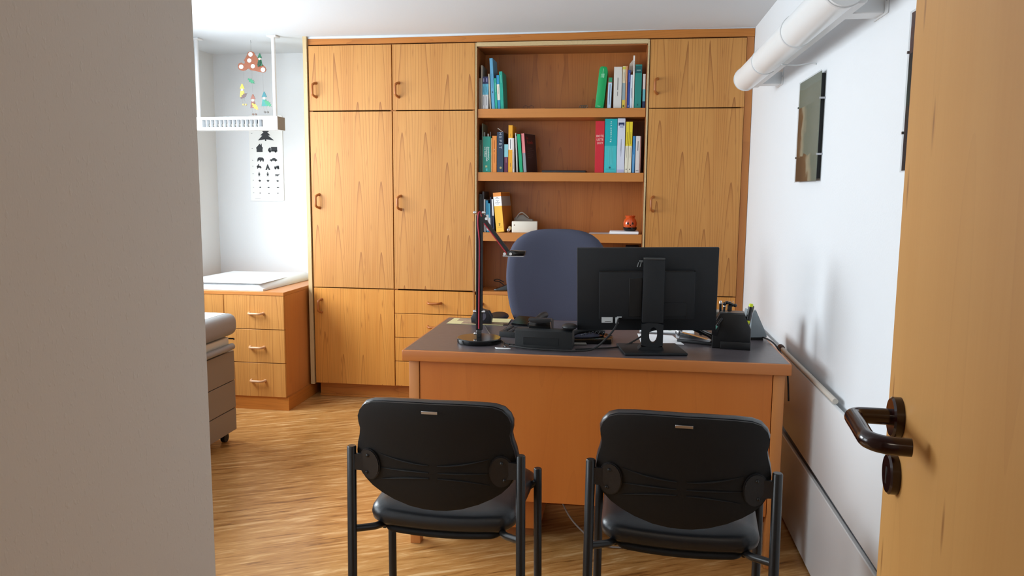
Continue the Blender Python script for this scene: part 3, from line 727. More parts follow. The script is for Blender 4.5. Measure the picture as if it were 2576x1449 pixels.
for j in range(ny):
    for i in range(nx):
        b2.faces.new((vt[j][i], vt[j][i + 1], vt[j + 1][i + 1], vt[j + 1][i])); b2.faces.new((vb[j][i], vb[j + 1][i], vb[j + 1][i + 1], vb[j][i + 1]))
for i in range(nx):
    b2.faces.new((vb[0][i], vb[0][i + 1], vt[0][i + 1], vt[0][i])); b2.faces.new((vb[ny][i + 1], vb[ny][i], vt[ny][i], vt[ny][i + 1]))
for j in range(ny):
    b2.faces.new((vb[j + 1][0], vb[j][0], vt[j][0], vt[j + 1][0])); b2.faces.new((vb[j][nx], vb[j + 1][nx], vt[j + 1][nx], vt[j][nx]))
bmesh.ops.recalc_face_normals(b2, faces=b2.faces)
k = M(); k._add(b2, True); k.build('pad', mat('pad_vinyl', 'e6e9ea', .45), t, auto=60)
M().box(-.60, -.06, .02, .70, .0425, .0435, .0003).build('paper_cover', paper, t)

# infrared heater hanging over the dresser
t = thing('heater', 'white radiant heater box hanging from two ceiling rods over the changing mat', 'heater', (-2.45, 4.80, 1.757), (0, 0, R(-2.5)))
wm = mat('heater_white', 'eceef0', .35)
HX0, HX1, HZ = -.33, .262, .082
k = M()
gx0, gx1, gz0, gz1 = -.262, .165, .018, .064
k.box(HX0, gx0, -.045, .0, 0, HZ); k.box(gx1, HX1, -.045, .0, 0, HZ); k.box(gx0, gx1, -.045, .0, 0, gz0); k.box(gx0, gx1, -.045, .0, gz1, HZ)
k.box(HX0, HX1, 0, .002, 0, HZ); k.box(HX0, HX1, .04, .055, 0, HZ)
k.box(HX0, HX1, .002, .04, HZ - .003, HZ); k.box(HX0, HX1, .002, .04, 0, .003)
k.build('housing', wm, t)
M().box(gx0, gx1, -.004, -.001, gz0, gz1).build('grille_back', mat('grille_dark', '3a3a39', .5), t)
M().box(HX1, HX1 + .003, -.045, .055, 0, HZ).build('end_cap', mat('end_cap_shade', '8f8580', .5), t)  # shading of the heater's end face painted in as brownish grey
n = 14
for i in range(n + 1):
    x = gx0 + (gx1 - gx0) * i / n
    M().box(x - .0022, x + .0022, -.046, -.006, gz0, gz1).build('grille_slat', wm, t)
M().tube([(gx0 + .03, -.014, gz0 + .014), (gx1 - .03, -.014, gz0 + .014)], .009, 12).build('heating_tube', mat('quartz_tube', 'b9b5ad', .3), t)
for x in (-.308, .228):
    r_ = M().tube([(x, .0, HZ - .001), (x, .0, CEIL - 1.757 - .008)], .0125, 14).build('rod', wm, t)
    M().box(x - .03, x + .03, -.03, .03, CEIL - 1.757 - .010, CEIL - 1.757 - .001, .001).build('ceiling_plate', wm, r_)

# picture eye chart
t = thing('eye_chart', 'white eye test chart with rows of black pictograms on the alcove wall', 'chart', (0, YB, 0))
def ch(u, v): return (-2.71 + (480 + u / 3.018 - 633) * .00310, 1.295 + (505 - 60 - v / 3.018) * .00289)
x0, z0 = ch(462, 1343); x1, z1 = ch(712, 700)
ol = []
for cx, cz, a0 in ((x1 - .012, z0 + .012, -90), (x1 - .012, z1 - .012, 0), (x0 + .012, z1 - .012, 90), (x0 + .012, z0 + .012, 180)):
    for k_ in range(5): a = R(a0 + 22.5 * k_); ol.append((cx + .012 * math.cos(a), cz + .012 * math.sin(a)))
M().prism(ol, -.006, -.001).build('board', mat('chart_board', 'e9eae8', .5), t)
chk = mat('chart_ink', '23272c', .6)
def picto(polys, nm='pictogram'):
    k = M()
    for p in polys: k.prism([ch(u, v) for u, v in p], -.0068, -.0058)
    k.build(nm, chk, t)
def circ(cx, cy, r, n=10): return [(cx + r * math.cos(2 * PI * k / n), cy + r * math.sin(2 * PI * k / n)) for k in range(n)]
def rect(a, b_, c, d): return [(a, b_), (c, b_), (c, d), (a, d)]
picto([[(590, 790), (612, 822), (600, 826), (622, 850), (606, 852), (650, 888), (592, 880), (590, 892), (582, 892), (580, 880), (528, 888), (562, 852), (548, 850), (572, 826), (562, 822)]])
picto([[(511, 945), (540, 912), (566, 945), (561, 949), (561, 975), (516, 975), (516, 949)], rect(550, 912, 556, 935)])
picto([rect(625, 936, 670, 966), [(602, 966), (602, 954), (612, 942), (623, 942), (623, 966)], rect(604, 964, 672, 970), circ(616, 971, 8), circ(658, 971, 8)])
picto([[(520, 1030), (524, 1018), (536, 1014), (560, 1016), (569, 1026), (568, 1040), (565, 1047), (559, 1047), (559, 1038), (546, 1038), (546, 1047), (539, 1047), (538, 1036), (530, 1036), (524, 1045), (519, 1046)]])
picto([[(612, 1038), (616, 1030), (628, 1028), (636, 1019), (652, 1019), (660, 1028), (667, 1031), (668, 1039)], circ(625, 1040, 6), circ(655, 1040, 6)])
picto([[(512, 1080), (520, 1074), (530, 1078), (542, 1078), (549, 1090), (545, 1100), (538, 1092), (526, 1092), (518, 1102), (516, 1090)], circ(528, 1068, 4, 8), rect(525, 1070, 532, 1082)])
picto([[(593, 1066), (597, 1066), (614, 1108), (602, 1108), (596, 1092), (590, 1108), (578, 1108)]])
picto([[(645, 1090), (645, 1082), (660, 1082), (662, 1076), (680, 1076), (680, 1094), (646, 1096)], circ(653, 1098, 7), circ(674, 1096, 8)])
for cx in (530, 594): picto([circ(cx, 1127, 4, 8), [(cx - 6, 1133), (cx + 6, 1133), (cx + 8, 1145), (cx + 4, 1145), (cx + 7, 1156), (cx + 2, 1156), (cx, 1146), (cx - 3, 1156), (cx - 8, 1156), (cx - 4, 1145), (cx - 8, 1145)]])
picto([[(648, 1142), (676, 1142), (682, 1136), (684, 1139), (674, 1150), (652, 1150)], circ(656, 1153, 4, 8), circ(668, 1153, 4, 8)])
for (cx, cy, ww, hh_) in ((532, 1189, 11, 8), (594, 1189, 12, 8), (666, 1190, 11, 7), (534, 1239, 9, 6), (597, 1240, 11, 5), (667, 1240, 12, 5), (532, 1283, 7, 4), (599, 1286, 5, 4), (666, 1283, 6, 5)):
    picto([[(cx - ww, cy - hh_ * .4), (cx - ww * .4, cy - hh_ * .3), (cx, cy - hh_), (cx + ww * .5, cy - hh_ * .2), (cx + ww, cy - hh_ * .7), (cx + ww * .7, cy + hh_ * .6), (cx + ww * .3, cy + hh_), (cx - ww * .4, cy + hh_ * .9), (cx - ww * .6, cy + hh_ * .2)]])
gi = mat('chart_grey_ink', '8a8f94', .6)
for cy in (835, 948, 1036, 1080, 1137, 1187, 1240, 1281):
    x_, z_ = ch(484, cy); M().box(x_ - .004, x_ + .004, -.0068, -.0058, z_ - .0018, z_ + .0018).build('row_mark', gi, t)
x_, z_ = ch(515, 1328); M().box(x_ - .02, x_ + .02, -.0068, -.0058, z_ - .001, z_ + .001).build('row_mark', gi, t)

# mobile of wooden figures
t = thing('mobile', 'hanging wooden mobile with spotted mushroom cap, leaves and four little gnomes', 'mobile', (0, 4.9, 0))
def mo(u, v): return (-2.520 + (480 + u / 3.018 - 599) * .00274, 2.272 - (60 + v / 3.018 - 128) * .00251)
def piece(nm, pts, c, y=0, th=.004, par=None, label=None, hole=None):
    o = M().prism([mo(u, v) for u, v in pts], y - th / 2, y + th / 2).build(nm, bcol(c), par or t)
    if label: o['label'] = label
    return o
cap = piece('mushroom_cap', [(358, 315), (365, 300), (385, 292), (398, 302), (410, 300), (412, 285), (405, 275), (415, 262), (428, 240), (440, 215), (460, 207), (482, 215), (495, 240), (515, 270), (540, 305), (566, 330), (573, 350), (565, 366), (550, 372), (520, 366), (480, 356), (455, 352), (440, 338), (428, 342), (415, 352), (395, 356), (370, 348), (360, 335)], '9c5a3e', label='brown mushroom cap with white spots')
for cx, cy, r_ in ((458, 232, 17), (447, 278, 16), (473, 322, 16), (384, 325, 17), (549, 350, 17)):
    piece('spot', circ(cx, cy, r_, 16), 'e6e6e4', y=-.0025, th=.002, par=cap)
    piece('spot', circ(cx, cy, r_, 16), 'e6e6e4', y=.0025, th=.002, par=cap)
def leaf_pts(cx, cy, s_, a):
    o = []
    base = [(0, -1.3), (.08, -.8), (.36, -.78), (.22, -.45), (.56, -.35), (.34, 0), (.55, .35), (.24, .45), (.2, .9), (0, 1.0), (-.2, .9), (-.24, .45), (-.55, .35), (-.34, 0), (-.56, -.35), (-.22, -.45), (-.36, -.78), (-.08, -.8)]
    for x, y in base: o.append((cx + s_ * (x * math.cos(a) - y * math.sin(a)), cy + s_ * (x * math.sin(a) + y * math.cos(a))))
    return o
def gnome(cx, top, s_, hat, coat, leafc, foot, lab, leafpos, dy):
    g = M().prism([mo(cx + s_ * x, top + s_ * y) for x, y in ((-1, 2.1), (-.15, .1), (.15, .0), (1.0, 2.1))], dy - .002, dy + .002).build('gnome_hat', bcol(hat), t)
    g['label'] = lab
    M().prism([mo(u, v) for u, v in circ(cx, top + s_ * 2.55, s_ * .52, 12)], dy - .003, dy + .003).build('face', bcol('e8d6bd'), g)
    M().prism([mo(cx + s_ * x, top + s_ * y) for x, y in ((-.7, 3.0), (.7, 3.0), (1.1, 5.6), (-1.1, 5.6))], dy - .002, dy + .002).build('coat', bcol(coat), g)
    M().prism([mo(u, v) for u, v in leaf_pts(*leafpos)], dy - .005, dy - .0025).build('leaf', bcol(leafc), g)
    for k_ in (-.55, .55):
        if foot:
            M().prism([mo(u, v) for u, v in circ(cx + s_ * (k_ + foot[0]), top + s_ * foot[1], s_ * .42, 10)], dy - .003, dy + .003).build('foot', bcol(foot[2]), g)
            a_ = mo(cx + s_ * (k_ + foot[0]), top + s_ * foot[1]); c2_ = mo(cx + s_ * k_, top + s_ * 5.5)
            M().tube([(a_[0], dy, a_[1]), (c2_[0], dy, c2_[1])], .0004, 5).build('leg_string', bcol('8f8f8a'), g)
gnome(530, 226, 17, '1f6b4a', '1f6b4a', '18442e', None, 'green gnome beside the mushroom cap', (526, 305, 26, .3), -.008)
gnome(384, 455, 18, 'ddc63a', 'ddc63a', '5c4040', (.8, 8.9, 'b59a4c'), 'yellow gnome holding a purple-brown leaf', (396, 550, 30, .9), .0)
gnome(464, 535, 19, '8a4a34', '7a3d34', 'dfb02c', (.4, 8.2, '6a4a38'), 'brown gnome holding a yellow leaf', (480, 630, 32, 2.4), .0)
gnome(551, 517, 20, '16707a', '16807c', '148a5c', (.6, 7.9, '5c5550'), 'blue-green gnome holding a green leaf', (578, 608, 33, 2.3), .0)
piece('leaf', leaf_pts(455, 434, 30, 2.2), '2f8a62', label='single green leaf under the mushroom')
x_, z_ = mo(461, 207)
M().tube([(x_, 0, z_), (x_, 0, CEIL - .002)], .0007, 5).build('string', bcol('777777'), t)
M().tube([(x_, 0, CEIL - .002), (x_, 0, CEIL - .014), (x_ + .004, 0, CEIL - .018)], .0015, 6).build('ceiling_hook', steel, t)
for u, v0, v1 in ((455, 355, 412), (400, 356, 456), (464, 352, 536), (545, 370, 518)):
    a_, b_ = mo(u, v0), mo(u, v1)
    M().tube([(a_[0], .001, a_[1]), (b_[0], .001, b_[1])], .0004, 5).build('string', bcol('999999'), t)

# ------------------------------------------------------------------ examination couch
t = thing('examination_couch', 'grey examination couch with paper sheet and taupe drawers, half hidden by the entrance wall', 'couch', (-2.09, 3.93, 0))
LY = -1.85
M().box(-.64, .022, LY, 0, .592, .712, .045, 5).build('cushion', grey_v, t)
M().box(-.59, -.030, LY + .05, -.045, .7115, .7135, .0006).build('paper_sheet', paper, t)
M().box(-.58, -.012, LY + .08, -.055, .52, .585, .004).build('frame_rail', beige, t)
M().tube([(.008, -.06, .535), (.008, LY + .1, .535)], .018, 14).build('paper_roll_bar', grey_v, t)
M().box(-.6, -.012, LY + .05, -.03, .062, .512, .008, 2).build('cabinet', couch_m, t)
for z0, z1 in ((.066, .187), (.191, .342), (.346, .508)):
    zz0, zz1 = z0, z1
    for a, c in ((-.68, -.034), (-1.33, -.686)):
        M().box(-.012, .004, a, c, zz0, zz1, .002).build('drawer', couch_m, t)
M().tube([(-.02, -.045, .574), (.012, -.045, .574), (.02, -.06, .574)], .004, 8).build('release_lever', rubber, t)
for x in (-.05, -.55):
    for y in (-.07, -.285, LY + .12):
        M().box(x - .012, x + .012, y - .02, y + .02, .045, .062).tube([(x - .012, y, .0252), (x + .012, y, .0252)], .025, 16).build('caster', rubber, t)

# ------------------------------------------------------------------ desk
DX0, DX1, DY0, DY1, DZ = -.820, .602, 2.797, 3.585, .780
t = thing('desk', 'large beech desk with dark slate laminate top in the middle of the room', 'desk', (0, 0, 0))
desk = t
e = .006
k = M(); k.box(DX0, DX1, DY0, DY0 + .02, DZ - .042, DZ - .0005, .004, 3); k.box(DX0, DX1, DY1 - .02, DY1, DZ - .042, DZ - .0005, .004, 3)
k.box(DX0, DX0 + .014, DY0 + .02, DY1 - .02, DZ - .042, DZ - .0005); k.box(DX1 - .014, DX1, DY0 + .02, DY1 - .02, DZ - .042, DZ - .0005)
k.build('edge_band', W_edge, t)
M().box(DX0 + .007, DX1 - .007, DY0 + .010, DY1 - .010, DZ - .040, DZ).build('tabletop', slate, t)
PY = DY0 + .026
for x0, x1 in ((DX0 + .020, DX0 + .060), (DX1 - .056, DX1 - .016)):
    for y0, y1 in ((PY, PY + .05), (DY1 - .075, DY1 - .025)):
        M().box(x0, x1, y0, y1, .0005, DZ - .0425, .003, 2).build('leg', W_leg, t)
    M().box(x0 + .008, x1 - .008, PY + .052, DY1 - .077, .14, DZ - .043).build('side_panel', W_desk, t)
M().box(DX0 + .0625, DX1 - .0585, PY + .004, PY + .022, .200, DZ - .0425, .001).build('front_panel', W_desk, t)
# drawer pedestals that hang under the top
for x0, x1 in ((DX0 + .065, -.30), (.12, DX1 - .062)):
    p = M().box(x0, x1, 2.93, DY1 - .05, .045, DZ - .045, .002).build('pedestal', W_desk, t)
    M().box(x0 + .03, x1 - .03, 2.97, DY1 - .10, .0005, .0445).build('pedestal_plinth', W_in, p)
    for k_ in range(3):
        M().box(x0 + .004, x1 - .004, DY1 - .05, DY1 - .034, .06 + .22 * k_, .27 + .22 * k_, .001).build('drawer', W_desk, p)
# modest dark cross board at the back, seen under the front panel
M().box(-.298, .118, 3.20, 3.218, .04, .40).build('rear_panel', W_desk, t)
t = M().tube(smooth_path([(-.24, 2.95, .22), (-.19, 2.93, .12), (-.13, 2.92, .055), (-.05, 2.90, .012), (.08, 2.93, .006), (.2, 3.1, .006)]), .0035, 8).build('floor_cord', mat('grey_cord', '8f8580', .5)); tag(t, 'grey power cord hanging below the desk front panel', 'cord')

# ------------------------------------------------------------------ visitor chairs
def make_chair(label, name='visitor_chair'):
    t = thing(name, label, 'chair', group='black visitor chairs before the desk')
    # back shell: outline bowed around the vertical axis and reclined
    half = [(0, .832), (.06, .832), (.12, .830), (.160, .826), (.182, .818), (.197, .802), (.204, .785), (.2035, .768), (.200, .752), (.203, .734), (.210, .712), (.2145, .688), (.215, .66), (.209, .635), (.197, .614), (.176, .594), (.15, .578), (.115, .562), (.07, .548), (.03, .542), (0, .541)]
    def place(x, z, d):     # bow and recline; d = depth forwards
        s_ = (z - .66)
        bow_ = -.030 * (1 - (x / .215) ** 2)
        return (x, d + bow_ - .20 * s_ - (.02 if 0 else 0) + .012, .66 + s_ * 1.05)
    def shell(y0, y1, grow, bulge, nm, m_, par=t):
        # layered rings so front and back faces are smooth grids
        bm_ = bmesh.new()
        full = [(x, z) for x, z in half] + [(-x, z) for x, z in half[-2:0:-1]]
        N = len(full); cx, cz = 0, .69
        rings = []
        prof = [(0.0, y0, 0), (.55, y0, 0), (.9, y0, 0), (1.0 , y0 + .004 * (1 if y1 > y0 else -1), 0), (1.0 + grow, (y0 + y1) / 2, 0), (1.0 + grow * .7, y1 - (y1 - y0) * .22, 0), (.94, y1, 0), (.55, y1 + bulge, 0), (0.0, y1 + bulge, 0)]
        for s_, yy, _ in prof:
            if s_ == 0: rings.append([bm_.verts.new(place(cx, cz, yy))])
            else: rings.append([bm_.verts.new(place((x - cx) * s_, cz + (z - cz) * s_, yy)) for x, z in full])
        for a, c in zip(rings, rings[1:]):
            for k in range(N):
                k2 = (k + 1) % N
                if len(a) == 1: bm_.faces.new((a[0], c[k], c[k2]))
                elif len(c) == 1: bm_.faces.new((a[k], a[k2], c[0]))
                else: bm_.faces.new((a[k], a[k2], c[k2], c[k]))
        bmesh.ops.recalc_face_normals(bm_, faces=bm_.faces)
        mm = M(); mm._add(bm_, True); return mm.build(nm, m_, par, auto=55)
    bs = shell(-.004, .012, .0, 0, 'back_shell', black_sh)
    shell(.0125, .050, .022, .010, 'back_pad', vinyl)
    # pinched ribs on the shell
    for zc0, ze in ((.668, .690), (.648, .650), (.632, .618)):
        for s_ in (-1, 1):
            pts = []; 
            for k in range(9):
                u = k / 8; x = s_ * (.012 + .135 * u); z = zc0 + (ze - zc0) * u ** 1.8
                p = place(x, z, -.0045); pts.append(p)
            M().tube(pts, [.0006 + .0026 * math.sin(PI * (.15 + .85 * k / 8)) for k in range(9)], 8).build('rib', black_sh, bs)
    p0 = place(0, .812, -.006)
    M().box(-.021, .021, -.0015, .001, -.0038, .0038, .0004, T=TR((p0[0], p0[1], p0[2]), (R(11), 0, 0))).build('maker_plate', steel, bs)
    for s_ in (-1, 1):
        # mounting lug: oval pad on the shell reaching to the post
        kk = M(); bm_ = bmesh.new(); ov = []
        for k in range(24):
            a = 2 * PI * k / 24; u = .178 + .031 * math.cos(a); v = .657 + .043 * math.sin(a)
            ov.append((s_ * u, v))
        A = [bm_.verts.new(place(x, z, -.0115)) for x, z in ov]; B_ = [bm_.verts.new(place(x, z, .0)) for x, z in ov]
        bm_.faces.new(A); bm_.faces.new(B_[::-1])
        for k in range(24): bm_.faces.new((A[k], A[(k + 1) % 24], B_[(k + 1) % 24], B_[k]))
        bmesh.ops.recalc_face_normals(bm_, faces=bm_.faces)
        bmesh.ops.bevel(bm_, geom=[e_ for e_ in bm_.edges if e_.verts[0] in A and e_.verts[1] in A], offset=.003, segments=2, affect='EDGES')
        kk._add(bm_, False)
        pw = place(s_ * .19, .655, -.006)
        bm2 = bmesh.new()
        q = [(s_ * .186, .634), (s_ * .186, .686), (s_ * .222, .682), (s_ * .222, .640)]
        A = [bm2.verts.new((x, -.008 if abs(x) > .2 else place(x, z, -.009)[1], z)) for x, z in q]; B_ = [bm2.verts.new((x, .004 if abs(x) > .2 else place(x, z, .0)[1], z)) for x, z in q]
        bm2.faces.new(A); bm2.faces.new(B_[::-1])
        for k in range(4): bm2.faces.new((A[k], A[(k + 1) % 4], B_[(k + 1) % 4], B_[k]))
        bmesh.ops.recalc_face_normals(bm2, faces=bm2.faces)
        kk._add(bm2, False)
        lug = kk.build('mounting_lug', black_pl, t)
        for zz in (.634, .681):
            c0 = place(s_ * (.186 if zz < .65 else .180), zz, -.0125)
            M().ball(c0, .0048, .003, .0048, 12).build('screw', black_mt, lug)
    # seat
    def seatpad(z0, z1, hw_r, hw_f, y0, y1, rad, nm, m_, crown=.0, sag=.0):
        out = []
        for cx, cy_, a0 in ((hw_f - rad, y1 - rad, 0), (-(hw_f - rad), y1 - rad, 90), (-(hw_r - rad), y0 + rad, 180), (hw_r - rad, y0 + rad, 270)):
            for k in range(7): a = R(a0 + 15 * k); out.append((cx + rad * math.cos(a), cy_ + rad * math.sin(a)))
        # subdivide straight edges
        full = []
        for i, p in enumerate(out):
            q = out[(i + 1) % len(out)]; full.append(p)
            d = math.dist(p, q)
            if d > .06:
                for k in range(1, 6): full.append((p[0] + (q[0] - p[0]) * k / 6, p[1] + (q[1] - p[1]) * k / 6))
        N = len(full); bm_ = bmesh.new(); rings = []
        cx, cy_ = 0, (y0 + y1) / 2; h_ = z1 - z0
        for s_, zz in ((0, z0), (.7, z0), (.93, z0), (.985, z0 + h_ * .22), (1.0, z0 + h_ * .5), (.985, z0 + h_ * .78), (.93, z1 - .002), (.82, z1 + .002), (.5, z1 + crown), (0, z1 + crown)):
            def zf(x, y): return zz - sag * (1 - (x / hw_r) ** 2) * (1 if y < cy_ else .4)
            if s_ == 0: rings.append([bm_.verts.new((cx, cy_, zz - sag * .7))])
            else: rings.append([bm_.verts.new((cx + (x - cx) * s_, cy_ + (y - cy_) * s_, zf(x, y))) for x, y in full])
        for a, c in zip(rings, rings[1:]):
            for k in range(N):
                k2 = (k + 1) % N
                if len(a) == 1: bm_.faces.new((a[0], c[k], c[k2]))
                elif len(c) == 1: bm_.faces.new((a[k], a[k2], c[0]))
                else: bm_.faces.new((a[k], a[k2], c[k2], c[k]))
        bmesh.ops.recalc_face_normals(bm_, faces=bm_.faces)
        mm = M(); mm._add(bm_, True); return mm.build(nm, m_, t, auto=60)
    seatpad(.462, .516, .206, .218, .050, .445, .05, 'seat', vinyl, crown=.006, sag=.012)
    seatpad(.436, .4615, .165, .175, .062, .43, .03, 'seat_pan', black_sh, sag=.010)
    # frame
    for s_ in (-1, 1):
        M().tube([(s_ * .234, -.004, .001), (s_ * .228, 0, .700), (s_ * .228, 0, .703)], [.0125, .0125, .0105], 18).build('leg', black_mt, t)
        M().tube([(s_ * .236, .372, .001), (s_ * .232, .355, .538), (s_ * .232, .355, .541)], [.0125, .0125, .0105], 18).build('leg', black_mt, t)
        M().tube(fillet([Vector(p) for p in ((s_ * .230, .0, .470), (s_ * .176, .045, .462), (s_ * .166, .09, .455))], .03), .010, 12).build('seat_bracket', black_mt, t)
        M().tube(fillet([Vector(p) for p in ((s_ * .232, .355, .500), (s_ * .19, .355, .468), (s_ * .166, .32, .455))], .03), .010, 12).build('seat_bracket', black_mt, t)
        M().tube([(s_ * .166, .08, .448), (s_ * .166, .34, .448)], .008, 10).build('side_rail', black_mt, t)
    return t
def copy_tree(o, parent=None):
    c = o.copy(); C.objects.link(c)
    if parent: c.parent = parent
    for chd in [x for x in bpy.data.objects if x.parent == o]: copy_tree(chd, c)
    return c
ch1 = make_chair('left of the two black visitor chairs, nearer the couch side')
ch1.location = (-.476, 1.920, 0); ch1.rotation_euler = (0, 0, R(-.5))
ch2 = copy_tree(ch1); ch2['label'] = 'right of the two black visitor chairs, beside the white wall panels'
ch2.location = (.160, 1.908, 0); ch2.rotation_euler = (0, 0, R(-3.2))

# ------------------------------------------------------------------ office chair
t = thing('office_chair', 'blue-grey upholstered office chair standing behind the desk', 'chair', (-.335, 3.98, 0))
b2 = bmesh.new()
def oc(u, v, d):   # u -1..1, v 0..1 -> back cushion surface
    wv = .262 * (1 - .10 * (1 - v) ** 1.5) 
    return u * wv
prof = []
N = 48; rings = []
cz = .93
def outline(a):
    c, s_ = math.cos(a), math.sin(a)
    n_ = 3.1
    rr = (abs(c) ** n_ + abs(s_) ** n_) ** (-1 / n_)
    x, z = rr * c * .262, rr * s_ * .262
    if z < 0: x *= 1 - .12 * (-z / .262); z *= 1.25
    return x, z * .98
for s_, yy in ((0, .05), (.5, .05), (.85, .045), (.97, .03), (1.0, .005), (.985, -.02), (.93, -.038), (.8, -.048), (.5, -.054), (0, -.056)):
    if s_ == 0: rings.append([b2.verts.new((0, yy, cz))])
    else:
        rg = []
        for k in range(N):
            x, z = outline(2 * PI * k / N); x *= s_; z *= s_
            zz = cz + z; rg.append(b2.verts.new((x, yy - .05 * (x / .26) ** 2 + (zz - .7) * .12, zz)))
        rings.append(rg)
rings[0][0].co.y += .23 * .12; rings[-1][0].co.y += .23 * .12
for a, c in zip(rings, rings[1:]):
    for k in range(N):
        k2 = (k + 1) % N
        if len(a) == 1: b2.faces.new((a[0], c[k], c[k2]))
        elif len(c) == 1: b2.faces.new((a[k], a[k2], c[0]))
        else: b2.faces.new((a[k], a[k2], c[k2], c[k]))
bmesh.ops.recalc_face_normals(b2, faces=b2.faces)
k = M(); k._add(b2, True); k.build('backrest', fabric, t, auto=60)
M().box(-.25, .25, -.36, .06, .43, .50, .03, 4).build('seat', fabric, t)
M().box(-.04, .04, .085, .10, .42, .85, .004).build('back_support', black_pl, t)
M().tube([(0, -.14, .10), (0, -.14, .43)], .03, 16).build('gas_column', black_mt, t)
for i in range(5):
    a = 2 * PI * i / 5 + .3
    p = Vector((math.cos(a) * .30, -.14 + math.sin(a) * .30, .075))
    l_ = M().tube([(0, -.14, .11), p], [.03, .016], 10).build('leg', black_pl, t)
    M().tube([p + Vector((-.02, 0, -.047)), p + Vector((.02, 0, -.047))], .027, 14).build('caster', rubber, l_)
for s_ in (-1, 1):
    a_ = M().tube([(s_ * .25, -.10, .46), (s_ * .295, -.10, .48), (s_ * .295, -.10, .715)], .015, 10).build('armrest_post', black_pl, t)
    M().ball((s_ * .290, -.12, .742), .056, .13, .020, 20).build('armrest', mat('armrest_pu', '1c1a1a', .35), t)

# ------------------------------------------------------------------ desk things
Z = DZ + .0006
# monitor, back to the camera
t = thing('monitor', 'large black computer monitor seen from behind on a column stand', 'monitor', (.113, 3.000, Z), (0, 0, R(3)))
ms = M()
Tm = TR((-.022, -.055, .228), (R(8), R(-1.1), 0))      # panel pivots on the column; top leans towards the visitors
def mp_(mb, nm, m_, par): return mb.build(nm, m_, par)
pan = M().box(-.263, .263, .012, .030, -.158, .165, .003, 2, T=Tm).build('display_panel', mon_pl, t)
M().box(-.256, .256, .0302, .0308, -.148, .158, T=Tm).build('screen', gloss_bk, pan)
M().prism([(-.180, -.108), (.178, -.108), (.178, -.02), (.178, .080), (-.180, .080)], -.012, .0118, bev=.006, T=Tm).build('rear_housing', mon_pl, pan)
M().box(-.178, .170, -.0128, -.0115, .080, .0835, T=Tm).build('vent_slot', mon_dk, pan)
M().box(.060, .148, -.0130, -.0118, -.142 + .05, -.04, .001, T=Tm).build('cable_cover', mon_pl, pan)
M().box(.145, .1485, -.0134, -.0122, -.104, -.045, T=Tm).build('vent_slot', mon_dk, pan)
M().box(-.068, -.02, -.0150, -.0118, -.095, .055, .001, T=Tm).build('mount_recess', mon_dk, pan)
M().box(-.170, -.128, -.0132, -.0118, -.132, -.110, T=Tm @ TR((0, 0, .012))).build('sticker', mat('sticker_white', 'c9cccc', .5), pan)
M().box(-.158, -.134, -.0140, -.0130, -.118, -.1165, T=Tm @ TR((0, 0, .002))).build('sticker_print', ink, pan)
M().box(-.118, -.106, -.024, -.012, -.120, -.098, .001, T=Tm).build('display_plug', mat('plug_white', 'b9bcbc', .4), pan)
M().box(-.112, -.094, -.018, -.012, -.098, -.095, T=Tm).build('display_plug', mat('plug_white2', 'b9bcbc', .4), pan)
# brand-like mark of four slanted strokes and rings near the top
lgm = mat('logo_grey', '8f9494', .5)
lg = M()
for x in (-.0345, -.0245):
    lg.prism([(x - .0045, .092), (x - .0012, .092), (x + .0035, .1105), (x + .0002, .1105)], .0108, .0119, T=Tm)
lg.prism([(-.0150, .092), (-.0128, .092), (-.0118, .096), (-.0118, .1105), (-.0160, .1105), (-.0160, .1085), (-.0140, .1085), (-.0140, .096)], .0108, .0119, T=Tm)
for x in (-.0270, -.0195):
    lg.tube([Vector((x + .003 * math.cos(2 * PI * k / 12), .0112, .1150 + .003 * math.sin(2 * PI * k / 12))) for k in range(13)], .0011, 6, T=Tm)
lg.build('logo', lgm, pan)
st = M().prism([(-.036, -.021), (.042, -.021), (.042, .352), (.035, .358), (-.036, .358)], -.052, -.020, bev=.003, T=TR((0, 0, .015))) if 0 else None
# column with an oval cable opening near the foot
b2 = bmesh.new()
def colx(z): return (-.038 - .004 * (1 - z / .36), .040 + .002 * (1 - z / .36))
hole = [(.004 + .016 * math.cos(2 * PI * k / 16), .067 + .030 * math.sin(2 * PI * k / 16)) for k in range(16)]
outer = []
for k in range(16):
    a = 2 * PI * k / 16; c, s_ = math.cos(a), math.sin(a)
    sc_ = min(.040 / max(abs(c), 1e-6), .045 / max(abs(s_), 1e-6)); outer.append((.0 + c * sc_, .067 + s_ * sc_))
for yy in (0,):
    f_o = [b2.verts.new((x, -.085, z)) for x, z in outer]; f_h = [b2.verts.new((x, -.085, z)) for x, z in hole]
    r_o = [b2.verts.new((x, -.060, z)) for x, z in outer]; r_h = [b2.verts.new((x, -.060, z)) for x, z in hole]
    for k in range(16):
        k2 = (k + 1) % 16
        b2.faces.new((f_o[k], f_o[k2], f_h[k2], f_h[k])); b2.faces.new((r_o[k2], r_o[k], r_h[k], r_h[k2]))
        b2.faces.new((f_h[k], f_h[k2], r_h[k2], r_h[k])); b2.faces.new((f_o[k2], f_o[k], r_o[k], r_o[k2]))
bmesh.ops.recalc_face_normals(b2, faces=b2.faces)
k = M(); k._add(b2); k.box(-.040, .040, -.085, -.055, .1125, .352, .004, 2)
k.box(-.040, .040, -.085, -.060, .010, .0220)
k.prism([(-.052, .010), (.044, .010), (.040, .022), (-.040, .022), (-.046, .016)], -.088, -.030)
k.build('stand_column', mon_pl, t)
M().box(-.040, .040, -.086, -.052, .350, .358, .002).build('column_cap', mat('cap_grey', '3a3b3b', .45), t)
M().box(-.03, .03, -.058, -.030, .19, .29, .003).build('tilt_mount', mon_dk, t)
